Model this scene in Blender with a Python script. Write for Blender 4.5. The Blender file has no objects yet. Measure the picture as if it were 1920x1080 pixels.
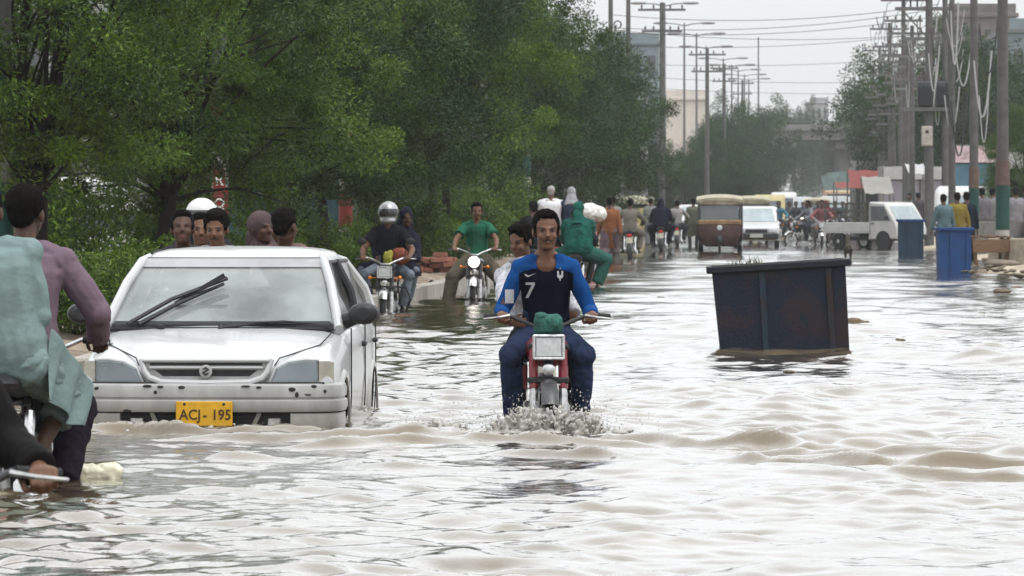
import bpy, bmesh, math, random
import numpy as np
from mathutils import Vector, Matrix, Euler, Quaternion
from mathutils.bvhtree import BVHTree

SC = bpy.context.scene
COL = SC.collection
R = math.radians
PI = math.pi

# ------------------------------------------------------------------ camera
FPX, HZ, CAMZ = 10470.0, 385.0, 1.35        # focal length in photo pixels, horizon row, eye height above the water
cam_d = bpy.data.cameras.new('camera')
cam = bpy.data.objects.new('camera', cam_d); COL.objects.link(cam)
cam.location = (0, 0, CAMZ); cam.rotation_euler = (PI / 2, 0, 0)
cam_d.sensor_width = 36.0; cam_d.lens = FPX * 36.0 / 1920.0
cam_d.shift_y = -(540.0 - HZ) / 1920.0
cam_d.clip_start = 0.5; cam_d.clip_end = 5000
cam_d.dof.use_dof = True; cam_d.dof.focus_distance = 34.5; cam_d.dof.aperture_fstop = 18.0
SC.camera = cam

# ------------------------------------------------------------------ world: bright overcast
SUN_EL, SUN_ROT = R(62), R(35)
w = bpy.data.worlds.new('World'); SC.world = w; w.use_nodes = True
nt = w.node_tree; nt.nodes.clear()
out = nt.nodes.new('ShaderNodeOutputWorld')
sky = nt.nodes.new('ShaderNodeTexSky'); sky.sky_type = 'NISHITA'; sky.sun_disc = False
sky.sun_elevation = SUN_EL; sky.sun_rotation = SUN_ROT
sky.air_density = 1.0; sky.dust_density = 4.0; sky.ozone_density = 1.0
hs = nt.nodes.new('ShaderNodeHueSaturation'); hs.inputs['Saturation'].default_value = 0.30
b1 = nt.nodes.new('ShaderNodeBackground'); b1.inputs['Strength'].default_value = 0.06
nt.links.new(sky.outputs[0], hs.inputs['Color']); nt.links.new(hs.outputs[0], b1.inputs['Color'])
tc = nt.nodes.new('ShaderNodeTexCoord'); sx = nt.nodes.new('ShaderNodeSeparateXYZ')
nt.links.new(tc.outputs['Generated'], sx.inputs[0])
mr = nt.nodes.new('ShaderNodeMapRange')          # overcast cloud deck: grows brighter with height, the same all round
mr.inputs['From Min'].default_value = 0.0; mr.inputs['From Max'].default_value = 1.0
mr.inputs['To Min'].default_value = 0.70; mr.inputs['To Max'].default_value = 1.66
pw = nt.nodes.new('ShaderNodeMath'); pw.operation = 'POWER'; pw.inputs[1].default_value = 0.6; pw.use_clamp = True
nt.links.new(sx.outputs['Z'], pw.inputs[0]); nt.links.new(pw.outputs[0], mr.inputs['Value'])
cn = nt.nodes.new('ShaderNodeTexNoise'); cn.inputs['Scale'].default_value = 3.0; cn.inputs['Detail'].default_value = 5
mp = nt.nodes.new('ShaderNodeMapping'); mp.inputs['Scale'].default_value = (1, 1, 5)
nt.links.new(tc.outputs['Generated'], mp.inputs[0]); nt.links.new(mp.outputs[0], cn.inputs['Vector'])
cm = nt.nodes.new('ShaderNodeMapRange'); cm.inputs['To Min'].default_value = 0.88; cm.inputs['To Max'].default_value = 1.12
nt.links.new(cn.outputs[0], cm.inputs['Value'])
mu = nt.nodes.new('ShaderNodeMath'); mu.operation = 'MULTIPLY'
nt.links.new(mr.outputs[0], mu.inputs[0]); nt.links.new(cm.outputs[0], mu.inputs[1])
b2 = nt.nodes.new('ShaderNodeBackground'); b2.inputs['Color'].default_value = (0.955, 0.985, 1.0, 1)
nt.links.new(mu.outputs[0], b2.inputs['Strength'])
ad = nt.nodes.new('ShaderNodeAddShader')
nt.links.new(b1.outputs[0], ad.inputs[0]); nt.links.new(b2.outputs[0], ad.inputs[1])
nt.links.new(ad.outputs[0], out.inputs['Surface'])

sun_d = bpy.data.lights.new('sun', 'SUN'); sun = bpy.data.objects.new('sun', sun_d); COL.objects.link(sun)
sun_d.energy = 1.5; sun_d.angle = R(10); sun_d.color = (1.0, 0.965, 0.91)
sd = Vector((math.sin(SUN_ROT) * math.cos(SUN_EL), -math.cos(SUN_ROT) * math.cos(SUN_EL) * 0.6, math.sin(SUN_EL)))
sun.rotation_euler = sd.to_track_quat('Z', 'Y').to_euler()
sky.sun_rotation = math.atan2(sd.x, sd.y)

SC.view_settings.view_transform = 'Standard'; SC.view_settings.look = 'None'
SC.view_settings.gamma = 1.0; SC.view_settings.exposure = 0.0
SC.view_settings.use_curve_mapping = False
SC.render.engine = 'CYCLES'
cy = SC.cycles
cy.use_denoising = True
cy.max_bounces = 7; cy.diffuse_bounces = 3; cy.glossy_bounces = 3; cy.transmission_bounces = 4
cy.transparent_max_bounces = 8; cy.volume_bounces = 1
cy.caustics_reflective = False; cy.caustics_refractive = False
cy.sample_clamp_indirect = 6.0

# ------------------------------------------------------------------ photo <-> place
ROAD = 0.0497                                   # the road runs a little to the right of the view axis
def dist(py, z=0.0): return FPX * (CAMZ - z) / (py - HZ)
def gp(px, py, z=0.0):
    D = dist(py, z); return Vector(((px - 960) / FPX * D, D, z))
def xa(px, D): return (px - 960) / FPX * D
def za(py, D): return CAMZ - (py - HZ) / FPX * D
BED = -0.30                                     # road bed under the flood water
HEAD_AWAY, HEAD_TO = -math.atan(ROAD), PI - math.atan(ROAD)

# ------------------------------------------------------------------ materials
_M = {}
def mat(name, col=(0.5, 0.5, 0.5), rough=0.6, metal=0.0, var=0.0, vscale=6.0, col2=None, bump=0.0, bscale=40.0,
        spec=0.3, emit=None, estr=1.0, coat=0.0, streak=None, lo=0.35, hi=0.65, detail=6, bdist=0.01):
    if name in _M: return _M[name]
    m = bpy.data.materials.new(name); m.use_nodes = True
    n = m.node_tree; p = n.nodes['Principled BSDF']
    p.inputs['Base Color'].default_value = (*col, 1); p.inputs['Roughness'].default_value = rough
    p.inputs['Metallic'].default_value = metal; p.inputs['Specular IOR Level'].default_value = spec
    p.inputs['Coat Weight'].default_value = coat; p.inputs['Coat Roughness'].default_value = 0.08
    t = None
    if var or bump or col2:
        t = n.nodes.new('ShaderNodeTexCoord')
    if var or col2:
        nz = n.nodes.new('ShaderNodeTexNoise'); nz.inputs['Scale'].default_value = vscale; nz.inputs['Detail'].default_value = detail
        nz.inputs['Roughness'].default_value = 0.65
        if streak:
            mpn = n.nodes.new('ShaderNodeMapping'); mpn.inputs['Scale'].default_value = streak
            n.links.new(t.outputs['Object'], mpn.inputs[0]); n.links.new(mpn.outputs[0], nz.inputs['Vector'])
        else:
            n.links.new(t.outputs['Object'], nz.inputs['Vector'])
        rp = n.nodes.new('ShaderNodeValToRGB')
        rp.color_ramp.elements[0].position = lo; rp.color_ramp.elements[1].position = hi
        a = col; b = col2 if col2 else tuple(min(1, c * (1 + var)) for c in col)
        if not col2: a = tuple(c * (1 - var) for c in col)
        rp.color_ramp.elements[0].color = (*a, 1); rp.color_ramp.elements[1].color = (*b, 1)
        n.links.new(nz.outputs[0], rp.inputs[0]); n.links.new(rp.outputs[0], p.inputs['Base Color'])
        rr = n.nodes.new('ShaderNodeMapRange'); rr.inputs['To Min'].default_value = max(0.02, rough - 0.08); rr.inputs['To Max'].default_value = min(1, rough + 0.1)
        n.links.new(nz.outputs[0], rr.inputs['Value']); n.links.new(rr.outputs[0], p.inputs['Roughness'])
    if bump:
        bz = n.nodes.new('ShaderNodeTexNoise'); bz.inputs['Scale'].default_value = bscale; bz.inputs['Detail'].default_value = 4
        n.links.new(t.outputs['Object'], bz.inputs['Vector'])
        bp = n.nodes.new('ShaderNodeBump'); bp.inputs['Strength'].default_value = bump; bp.inputs['Distance'].default_value = bdist
        n.links.new(bz.outputs[0], bp.inputs['Height']); n.links.new(bp.outputs[0], p.inputs['Normal'])
    if emit:
        p.inputs['Emission Color'].default_value = (*emit, 1); p.inputs['Emission Strength'].default_value = estr
    _M[name] = m; return m

CLOTH = 0.47                                    # scales all cloth colours down to offset the bright sky light
def cloth(col, key=None, var=0.13):
    k = key or 'cloth_%02x%02x%02x' % tuple(int(min(c, 1) * 255) for c in col)
    return mat(k, tuple(c * CLOTH for c in col), 0.88, var=var, vscale=9, bump=0.5, bscale=15, bdist=0.02, spec=0.06)

def glassy(name, tint=(0.5, 0.56, 0.56), fog=0.3, dark=0.0):
    """window glass: clear pane with a film of dust or mist on it"""
    if name in _M: return _M[name]
    m = bpy.data.materials.new(name); m.use_nodes = True
    n = m.node_tree; p = n.nodes['Principled BSDF']; o = n.nodes['Material Output']
    p.inputs['Base Color'].default_value = (*tint, 1); p.inputs['Roughness'].default_value = 0.06
    p.inputs['Specular IOR Level'].default_value = 0.6
    tr = n.nodes.new('ShaderNodeBsdfTransparent'); tr.inputs['Color'].default_value = (1 - dark,) * 3 + (1,)
    gl = n.nodes.new('ShaderNodeBsdfGlossy'); gl.inputs['Roughness'].default_value = 0.03
    fr = n.nodes.new('ShaderNodeFresnel'); fr.inputs['IOR'].default_value = 1.5
    clear = n.nodes.new('ShaderNodeMixShader'); film = n.nodes.new('ShaderNodeMixShader')
    n.links.new(fr.outputs[0], clear.inputs[0]); n.links.new(tr.outputs[0], clear.inputs[1]); n.links.new(gl.outputs[0], clear.inputs[2])
    t = n.nodes.new('ShaderNodeTexCoord'); nz = n.nodes.new('ShaderNodeTexNoise'); nz.inputs['Scale'].default_value = 2.2; nz.inputs['Detail'].default_value = 5
    n.links.new(t.outputs['Object'], nz.inputs['Vector'])
    mrn = n.nodes.new('ShaderNodeMapRange'); mrn.inputs['To Min'].default_value = max(0, fog - 0.18); mrn.inputs['To Max'].default_value = min(1, fog + 0.18)
    mrn.inputs['From Min'].default_value = 0.3; mrn.inputs['From Max'].default_value = 0.7
    n.links.new(nz.outputs[0], mrn.inputs['Value']); n.links.new(mrn.outputs[0], film.inputs[0])
    n.links.new(clear.outputs[0], film.inputs[1]); n.links.new(p.outputs[0], film.inputs[2])
    n.links.new(film.outputs[0], o.inputs['Surface'])
    _M[name] = m; return m

def add_tide(m, z0, z1, col):
    """a tide line of dried mud on the lower part of a thing, ragged at its upper edge"""
    n = m.node_tree; p = n.nodes['Principled BSDF']; t = n.nodes.new('ShaderNodeTexCoord'); sp = n.nodes.new('ShaderNodeSeparateXYZ')
    n.links.new(t.outputs['Object'], sp.inputs[0])
    nz = n.nodes.new('ShaderNodeTexNoise'); nz.inputs['Scale'].default_value = 7; nz.inputs['Detail'].default_value = 8; n.links.new(t.outputs['Object'], nz.inputs['Vector'])
    mr_ = n.nodes.new('ShaderNodeMapRange'); mr_.inputs['From Min'].default_value = z1; mr_.inputs['From Max'].default_value = z0; n.links.new(sp.outputs['Z'], mr_.inputs['Value'])
    ml = n.nodes.new('ShaderNodeMath'); ml.operation = 'MULTIPLY_ADD'; ml.inputs[1].default_value = 1.5; ml.inputs[2].default_value = -0.62; n.links.new(nz.outputs[0], ml.inputs[0])
    ad_ = n.nodes.new('ShaderNodeMath'); ad_.operation = 'ADD'; ad_.use_clamp = True; n.links.new(mr_.outputs[0], ad_.inputs[0]); n.links.new(ml.outputs[0], ad_.inputs[1])
    sc_ = n.nodes.new('ShaderNodeMath'); sc_.operation = 'MULTIPLY'; n.links.new(ad_.outputs[0], sc_.inputs[0]); n.links.new(mr_.outputs[0], sc_.inputs[1])
    mx = n.nodes.new('ShaderNodeMix'); mx.data_type = 'RGBA'; n.links.new(sc_.outputs[0], mx.inputs['Factor'])
    lk = p.inputs['Base Color'].links
    if lk: n.links.new(lk[0].from_socket, mx.inputs['A'])
    else: mx.inputs['A'].default_value = p.inputs['Base Color'].default_value
    mx.inputs['B'].default_value = (*col, 1); n.links.new(mx.outputs['Result'], p.inputs['Base Color'])

# ------------------------------------------------------------------ mesh building
def link(o, parent=None):
    COL.objects.link(o)
    if parent is not None: o.parent = parent
    return o

def tag(o, label=None, cat=None, group=None, kind=None):
    if label: o['label'] = label
    if cat: o['category'] = cat
    if group: o['group'] = group
    if kind: o['kind'] = kind
    return o

def thing(name, label, cat, loc=(0, 0, 0), rz=0.0, group=None):
    o = bpy.data.objects.new(name, None); COL.objects.link(o)
    o.empty_display_size = 0.2; o.location = loc; o.rotation_euler = (0, 0, rz)
    return tag(o, label, cat, group)

def np_mesh(name, V, Q, smooth=True):
    V = np.asarray(V, np.float32); Q = np.asarray(Q, np.int32)
    me = bpy.data.meshes.new(name); n, k = Q.shape
    me.vertices.add(len(V)); me.vertices.foreach_set('co', V.ravel())
    me.loops.add(n * k); me.loops.foreach_set('vertex_index', Q.ravel())
    me.polygons.add(n)
    me.polygons.foreach_set('loop_start', np.arange(0, n * k, k, dtype=np.int32))
    me.polygons.foreach_set('use_smooth', np.full(n, smooth))
    me.update(calc_edges=True); me.validate()
    return me

def frame_of(d, up=Vector((0, 0, 1))):
    d = Vector(d).normalized()
    s = d.cross(up)
    if s.length < 1e-4: s = d.cross(Vector((0, 1, 0)))
    s.normalize(); u = s.cross(d).normalized()
    return s, u

class MB:
    """collects shapes; build() links them as one mesh object"""
    def __init__(self): self.v = []; self.f = []; self.m = []; self.cur = 0
    def mat(self, i): self.cur = i; return self
    def add(self, vs, fs):
        o = len(self.v); self.v.extend(tuple(p) for p in vs)
        self.f.extend(tuple(i + o for i in f) for f in fs); self.m.extend([self.cur] * len(fs)); return self
    def box(self, c, s, rot=(0, 0, 0), bev=0.0, taper=(1, 1)):
        hx, hy, hz = s[0] / 2, s[1] / 2, s[2] / 2
        M = Euler(rot).to_matrix(); c = Vector(c)
        if bev <= 0:
            P = [(x * hx * (taper[0] if z > 0 else 1), y * hy * (taper[1] if z > 0 else 1), z * hz) for z in (-1, 1) for y in (-1, 1) for x in (-1, 1)]
            F = [(0, 2, 3, 1), (4, 5, 7, 6), (0, 1, 5, 4), (2, 6, 7, 3), (0, 4, 6, 2), (1, 3, 7, 5)]
            return self.add([c + M @ Vector(p) for p in P], F)
        b = min(bev, hx * .98, hy * .98, hz * .98)
        def pt(sx_, sy_, sz_, ax):
            p = [sx_ * (hx - b), sy_ * (hy - b), sz_ * (hz - b)]
            p[ax] = (sx_, sy_, sz_)[ax] * (hx, hy, hz)[ax]
            if sz_ > 0: p[0] *= taper[0]; p[1] *= taper[1]
            return c + M @ Vector(p)
        idx = {}; P = []
        for a in (-1, 1):
            for bb in (-1, 1):
                for cc in (-1, 1):
                    for ax in range(3):
                        idx[(a, bb, cc, ax)] = len(P); P.append(pt(a, bb, cc, ax))
        F = []
        for s_ in (-1, 1):
            q = [(s_, -1, -1, 0), (s_, 1, -1, 0), (s_, 1, 1, 0), (s_, -1, 1, 0)]; F.append(q if s_ > 0 else q[::-1])
            q = [(-1, s_, -1, 1), (-1, s_, 1, 1), (1, s_, 1, 1), (1, s_, -1, 1)]; F.append(q if s_ > 0 else q[::-1])
            q = [(-1, -1, s_, 2), (1, -1, s_, 2), (1, 1, s_, 2), (-1, 1, s_, 2)]; F.append(q if s_ > 0 else q[::-1])
        for a in (-1, 1):
            for d in (-1, 1):
                F.append([(a, d, -1, 0), (a, d, 1, 0), (a, d, 1, 1), (a, d, -1, 1)])
                F.append([(a, -1, d, 0), (a, 1, d, 0), (a, 1, d, 2), (a, -1, d, 2)])
                F.append([(-1, a, d, 1), (1, a, d, 1), (1, a, d, 2), (-1, a, d, 2)])
                for e in (-1, 1): F.append([(a, d, e, 0), (a, d, e, 1), (a, d, e, 2)])
        cen = c; out_ = []
        for f in F:
            ii = [idx[k] for k in f]; p0, p1, p2 = P[ii[0]], P[ii[1]], P[ii[2]]
            n_ = (p1 - p0).cross(p2 - p0); mid = sum((P[i] for i in ii), Vector()) / len(ii)
            out_.append(tuple(ii) if n_.dot(mid - cen) > 0 else tuple(ii[::-1]))
        return self.add(P, out_)
    def loft(self, rings, cap=True, closed=True):
        n = len(rings[0]); V = [p for r_ in rings for p in r_]; F = []
        for i in range(len(rings) - 1):
            for j in range(n if closed else n - 1):
                k = (j + 1) % n
                F.append((i * n + j, i * n + k, (i + 1) * n + k, (i + 1) * n + j))
        if cap and closed:
            F.append(tuple(range(n))[::-1]); F.append(tuple(range((len(rings) - 1) * n, len(rings) * n)))
        return self.add(V, F)
    def tube(self, pts, r, n=8, cap=True, flat=1.0, up=Vector((0, 0, 1))):
        pts = [Vector(p) for p in pts]; rings = []
        if not hasattr(r, '__len__'): r = [r] * len(pts)
        s = u = pd = None
        for i, p in enumerate(pts):
            d = (pts[min(i + 1, len(pts) - 1)] - pts[max(i - 1, 0)])
            if d.length < 1e-6: d = pd or Vector((0, 0, 1))
            d = d.normalized()
            if s is None: s, u = frame_of(d, up)
            else:                               # carry the frame along so the tube never twists
                q_ = pd.rotation_difference(d); s = (q_ @ s).normalized(); u = s.cross(d).normalized()
            pd = d
            rings.append([p + s * (math.cos(a) * r[i]) + u * (math.sin(a) * r[i] * flat) for a in [2 * PI * k / n for k in range(n)]])
        return self.loft(rings, cap)
    def ell(self, c, r, n=12, m=8, rot=(0, 0, 0), M=None):
        if M is None: M = Euler(rot).to_matrix()
        c = Vector(c)
        if not hasattr(r, '__len__'): r = (r, r, r)
        rings = []
        V = [c + M @ Vector((0, 0, -r[2]))]
        for i in range(1, m):
            t = -PI / 2 + PI * i / m
            for k in range(n):
                a = 2 * PI * k / n
                V.append(c + M @ Vector((math.cos(a) * math.cos(t) * r[0], math.sin(a) * math.cos(t) * r[1], math.sin(t) * r[2])))
        V.append(c + M @ Vector((0, 0, r[2]))); F = []
        for k in range(n): F.append((0, 1 + (k + 1) % n, 1 + k))
        for i in range(m - 2):
            for k in range(n):
                a = 1 + i * n + k; b = 1 + i * n + (k + 1) % n
                F.append((a, b, b + n, a + n))
        t = len(V) - 1
        for k in range(n): F.append((t, t - n + k, t - n + (k + 1) % n))
        return self.add(V, F)
    def lathe(self, c, axis, prof, n=24):
        """prof: (distance along axis, radius) pairs"""
        c = Vector(c); ax = Vector(axis).normalized(); s, u = frame_of(ax)
        rings = [[c + ax * t + (s * math.cos(2 * PI * k / n) + u * math.sin(2 * PI * k / n)) * max(r_, 1e-4) for k in range(n)] for t, r_ in prof]
        return self.loft(rings, cap=True)
    def prism(self, prof, x0, x1, axis='x', shrink=0.0):
        """prof: list of (a, b) outlines extruded along an axis, edges softened by an inset end ring"""
        cx = sum(p[0] for p in prof) / len(prof); cz = sum(p[1] for p in prof) / len(prof)
        def ring(x, k):
            o = []
            for a, b in prof:
                d = Vector((a - cx, b - cz)); L = d.length
                q = d * (max(0.0, L - k) / L) if L > 0 else d
                A, B = cx + q.x, cz + q.y
                o.append((x, A, B) if axis == 'x' else ((A, x, B) if axis == 'y' else (A, B, x)))
            return o
        if shrink > 0:
            s = 1 if x1 > x0 else -1
            rings = [ring(x0, shrink), ring(x0 + s * shrink, 0), ring(x1 - s * shrink, 0), ring(x1, shrink)]
        else: rings = [ring(x0, 0), ring(x1, 0)]
        return self.loft([[Vector(p) for p in r_] for r_ in rings])
    def mesh(self, name, mats, angle=35):
        me = bpy.data.meshes.new(name); me.from_pydata([tuple(p) for p in self.v], [], self.f)
        for m_ in mats: me.materials.append(m_)
        me.polygons.foreach_set('material_index', np.array(self.m, np.int32))
        bm = bmesh.new(); bm.from_mesh(me); bmesh.ops.recalc_face_normals(bm, faces=bm.faces); bm.to_mesh(me); bm.free()
        if angle:
            me.polygons.foreach_set('use_smooth', np.ones(len(me.polygons), bool)); me.set_sharp_from_angle(angle=R(angle))
        me.update(); return me
    def build(self, name, mats, parent=None, angle=35):
        if not isinstance(mats, (list, tuple)): mats = [mats]
        return link(bpy.data.objects.new(name, self.mesh(name, mats, angle)), parent)

def part(name, mats, parent, fn, angle=35):
    b = MB(); fn(b); return b.build(name, mats, parent, angle)

def parts(name, mats, parent, fns, angle=35):
    return [part(name, mats, parent, f_, angle) for f_ in fns]

def copy_tree(o, parent=None):
    c = o.copy(); COL.objects.link(c); c.parent = parent
    for ch in list(o.children): copy_tree(ch, c)
    return c

# lattice value noise, vectorised
def _h(ix, iy, iz, seed):
    n = (ix * 374761393 + iy * 668265263 + iz * 2147483647 + seed * 974634777) & 0xffffffff
    n = ((n ^ (n >> 13)) * 1274126177) & 0xffffffff
    return ((n ^ (n >> 16)) & 0xffff) / 65535.0
def vnoise(P, scale=1.0, seed=0):
    P = np.asarray(P, np.float64) * scale; I = np.floor(P).astype(np.int64); f = P - I; f = f * f * (3 - 2 * f)
    o = np.zeros(len(P))
    for dx in (0, 1):
        for dy in (0, 1):
            for dz in (0, 1):
                wgt = (f[:, 0] if dx else 1 - f[:, 0]) * (f[:, 1] if dy else 1 - f[:, 1]) * (f[:, 2] if dz else 1 - f[:, 2])
                o += wgt * _h(I[:, 0] + dx, I[:, 1] + dy, I[:, 2] + dz, seed)
    return o * 2 - 1

# a small side scene, so that modifiers are evaluated without the whole street
TMP = bpy.data.scenes.new('workbench')
def evaluate(o, extra=()):
    for x in (o, *extra): TMP.collection.objects.link(x)
    TMP.view_layers[0].update()
    res = bpy.data.meshes.new_from_object(o.evaluated_get(TMP.view_layers[0].depsgraph))
    for x in (o, *extra): TMP.collection.objects.unlink(x)
    return res

def remesh(mb, voxel, smooth=6, wrinkle=0.0, wscale=9.0, seed=0, wdir=None):
    """one continuous skin over everything in mb"""
    me = bpy.data.meshes.new('t'); me.from_pydata([tuple(p) for p in mb.v], [], mb.f)
    bm = bmesh.new(); bm.from_mesh(me); bmesh.ops.recalc_face_normals(bm, faces=bm.faces); bm.to_mesh(me); bm.free()
    o = bpy.data.objects.new('t', me)
    md = o.modifiers.new('r', 'REMESH'); md.mode = 'VOXEL'; md.voxel_size = voxel; md.adaptivity = 0.0
    if smooth:
        sm = o.modifiers.new('s', 'SMOOTH'); sm.factor = 0.5; sm.iterations = smooth
    res = evaluate(o)
    bpy.data.objects.remove(o); bpy.data.meshes.remove(me)
    n = len(res.vertices)
    if wrinkle and n:
        V = np.empty(n * 3, np.float32); res.vertices.foreach_get('co', V); V = V.reshape(-1, 3)
        N = np.empty(n * 3, np.float32); res.vertex_normals.foreach_get('vector', N); N = N.reshape(-1, 3)
        S = V * np.array(wdir if wdir else (1, 1, 1))
        d = vnoise(S, wscale, seed) * 0.6 + vnoise(S + 7.1, wscale * 2.3, seed + 1) * 0.4
        d = -np.abs(d) + 0.3
        V = V + N * (d * wrinkle)[:, None]
        res.vertices.foreach_set('co', V.astype(np.float32).ravel())
    res.polygons.foreach_set('use_smooth', np.ones(len(res.polygons), bool)); res.update()
    return res

def ering(c, ax, ay, a, b_, n=16):
    return [c + ax * (math.cos(2 * PI * k / n) * a) + ay * (math.sin(2 * PI * k / n) * b_) for k in range(n)]

def torus(b, c, axis, Rr, r_, n=28, m=8, sq=1.0):
    c = Vector(c); ax = Vector(axis).normalized(); s, u_ = frame_of(ax); rings = []
    for i in range(n + 1):
        a = 2 * PI * i / n; d = s * math.cos(a) + u_ * math.sin(a)
        rings.append([c + d * (Rr + r_ * math.cos(t)) + ax * (r_ * sq * math.sin(t)) for t in [2 * PI * k / m for k in range(m)]])
    b.loft(rings, cap=False)

def text_mesh(txt, size, m, depth=0.002, bold=0.0):
    c = bpy.data.curves.new('t', 'FONT'); c.body = txt; c.size = size; c.align_x = 'CENTER'; c.align_y = 'CENTER'; c.extrude = depth; c.resolution_u = 3; c.offset = bold
    o = bpy.data.objects.new('t', c); me = evaluate(o)
    bpy.data.objects.remove(o); bpy.data.curves.remove(c)
    me.materials.clear(); me.materials.append(m); return me

RUBBER = mat('tyre_rubber', (0.018, 0.018, 0.019), 0.75, var=0.3, vscale=20)
CHROME = mat('worn_chrome', (0.62, 0.62, 0.62), 0.22, metal=1.0, var=0.2, vscale=25)
ALU = mat('cast_aluminium', (0.40, 0.40, 0.40), 0.42, metal=0.9, var=0.25, vscale=22)
BLACKP = mat('black_plastic', (0.022, 0.022, 0.024), 0.5, var=0.25, vscale=15)
BLACKM = mat('black_painted_metal', (0.020, 0.020, 0.022), 0.35, var=0.3, vscale=12)
DARKIN = mat('dark_interior', (0.035, 0.036, 0.038), 0.8, var=0.2)
LENS = mat('lamp_lens', (0.50, 0.53, 0.54), 0.10, spec=0.8, var=0.15, vscale=30)
AMBER = mat('amber_lens', (0.65, 0.22, 0.03), 0.2)
REDL = mat('red_lens', (0.45, 0.02, 0.02), 0.2)
LIT = mat('lit_headlamp', (1, .95, .9), 0.3, emit=(1.0, 0.86, 0.78), estr=2.2)

# ================================================================== THE SETTING
RNG = np.random.default_rng(11)
random.seed(5)

# ---- ground under everything
b = MB(); b.add([(-400, -60, BED), (500, -60, BED), (500, 1500, BED), (-400, 1500, BED)], [(0, 1, 2, 3)])
o = b.build('ground', mat('wet_earth', (0.16, 0.13, 0.10), 0.8, var=0.3, vscale=0.4)); o['kind'] = 'structure'

# ---- flood water: real waves in world space, finer near, coarser far
def wave_field(X, Y, cell):
    rs = np.random.default_rng(3)
    Hh = np.zeros_like(X)
    lam = np.geomspace(0.16, 3.2, 58)
    for L in lam:
        th = rs.normal(0, 0.75) + (PI / 2 if rs.random() < 0.8 else 0.4)
        k = 2 * PI / L; ph = rs.uniform(0, 2 * PI)
        slope = 0.0135 * (0.55 if L > 0.7 else 1.25)
        fade = np.clip(L / (cell * 3.2) - 0.6, 0, 1)
        warp = 0.35 * L * np.sin(0.7 * X / L * 0.31 + 0.53 * Y / L * 0.37 + ph * 3)
        sn = np.sin(k * (math.cos(th) * X + math.sin(th) * Y + warp) + ph)
        if L > 0.28: sn = 2 * (0.5 + 0.5 * sn) ** 1.7 - 0.85          # peaked crests, flat troughs
        Hh += slope * L / (2 * PI) * sn * fade * 2.0
    # patches of calmer and rougher water
    P = np.stack([X.ravel(), Y.ravel(), np.zeros(X.size)], 1)
    am = vnoise(P * [1, .45, 1], 0.55, 5) * .5 + vnoise(P * [1, .4, 1], 1.7, 6) * .35
    Hh *= np.clip(0.85 + 0.9 * am.reshape(X.shape), 0.3, 1.8)
    # bow wave of the car and the spreading wake of the motorcycle
    def ridge(x0, y0, x1, y1, amp, wid, taper=0.5, wob=0.12):
        dx, dy = x1 - x0, y1 - y0; L = math.hypot(dx, dy)
        t = ((X - x0) * dx + (Y - y0) * dy) / (L * L)
        s = ((X - x0) * -dy + (Y - y0) * dx) / L
        s = s + wob * np.sin(t * L * 2.3 + x0 * 5) + 0.5 * wob * np.sin(t * L * 6.1 + y0)
        env = np.clip(np.minimum(t * L / taper, (1 - t) * L / taper), 0, 1); env = env * env * (3 - 2 * env)
        env = env * (0.82 + 0.18 * np.sin(t * L * 3.1 + y0 * 3) + 0.16 * np.sin(t * L * 8.3 + y0)); wid = wid * 0.60
        return amp * env * (np.exp(-np.abs(s / wid) ** 1.45) - 0.45 * np.exp(-((s - 1.7 * wid) / (wid * 1.2)) ** 2) - 0.35 * np.exp(-((s + 1.8 * wid) / (wid * 1.2)) ** 2))
    near = np.abs(Y - 31) < 9
    add = np.zeros_like(X)
    for a in ((-2.85, 33.25, -0.9, 33.45, .060, .12), (-2.3, 32.3, -0.1, 32.5, .045, .15), (-1.4, 31.2, 0.0, 32.2, .05, .16),
              (-0.7, 32.0, 1.0, 31.4, .060, .14), (0.3, 32.6, 1.9, 31.0, .060, .15), (0.7, 31.0, 3.0, 30.4, .050, .16),
              (1.0, 30.2, 3.2, 28.7, .058, .15), (1.6, 28.5, 3.2, 27.4, .060, .14), (-1.9, 29.8, -0.2, 28.6, .035, .16),
              (-0.4, 30.6, 0.9, 30.0, .040, .13), (-2.9, 26.2, -1.4, 25.4, .02, .16), (-2.2, 21.3, -0.9, 21.0, .018, .13),
              (-0.3, 22.2, 1.2, 21.7, .016, .15), (1.2, 33.9, 2.2, 33.3, .04, .14), (-0.9, 33.9, -0.05, 33.2, .04, .12)):
        add += ridge(*a)
    turb = vnoise(P, 5.0, 9).reshape(X.shape) * 0.020 + vnoise(P, 11.0, 10).reshape(X.shape) * 0.012
    churn = np.exp(-((X - 0.2) / 0.75) ** 2 - ((Y - 33.0) / 0.8) ** 2) + 0.6 * np.exp(-((X + 0.8) / 0.9) ** 2 - ((Y - 33.2) / 0.7) ** 2) \
        + 0.7 * np.exp(-((X + 2.1) / 0.9) ** 2 - ((Y - 33.4) / 0.35) ** 2) + 0.8 * np.exp(-((X + 2.05) / 0.35) ** 2 - ((Y - 21.7) / 1.1) ** 2)
    rough = 1 + np.where(near, np.clip(add, 0, .05) * 11, 0)          # the wakes carry their own chop
    return Hh * rough + np.where(near, add * 1.12, 0) + turb * churn * 1.6

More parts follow.
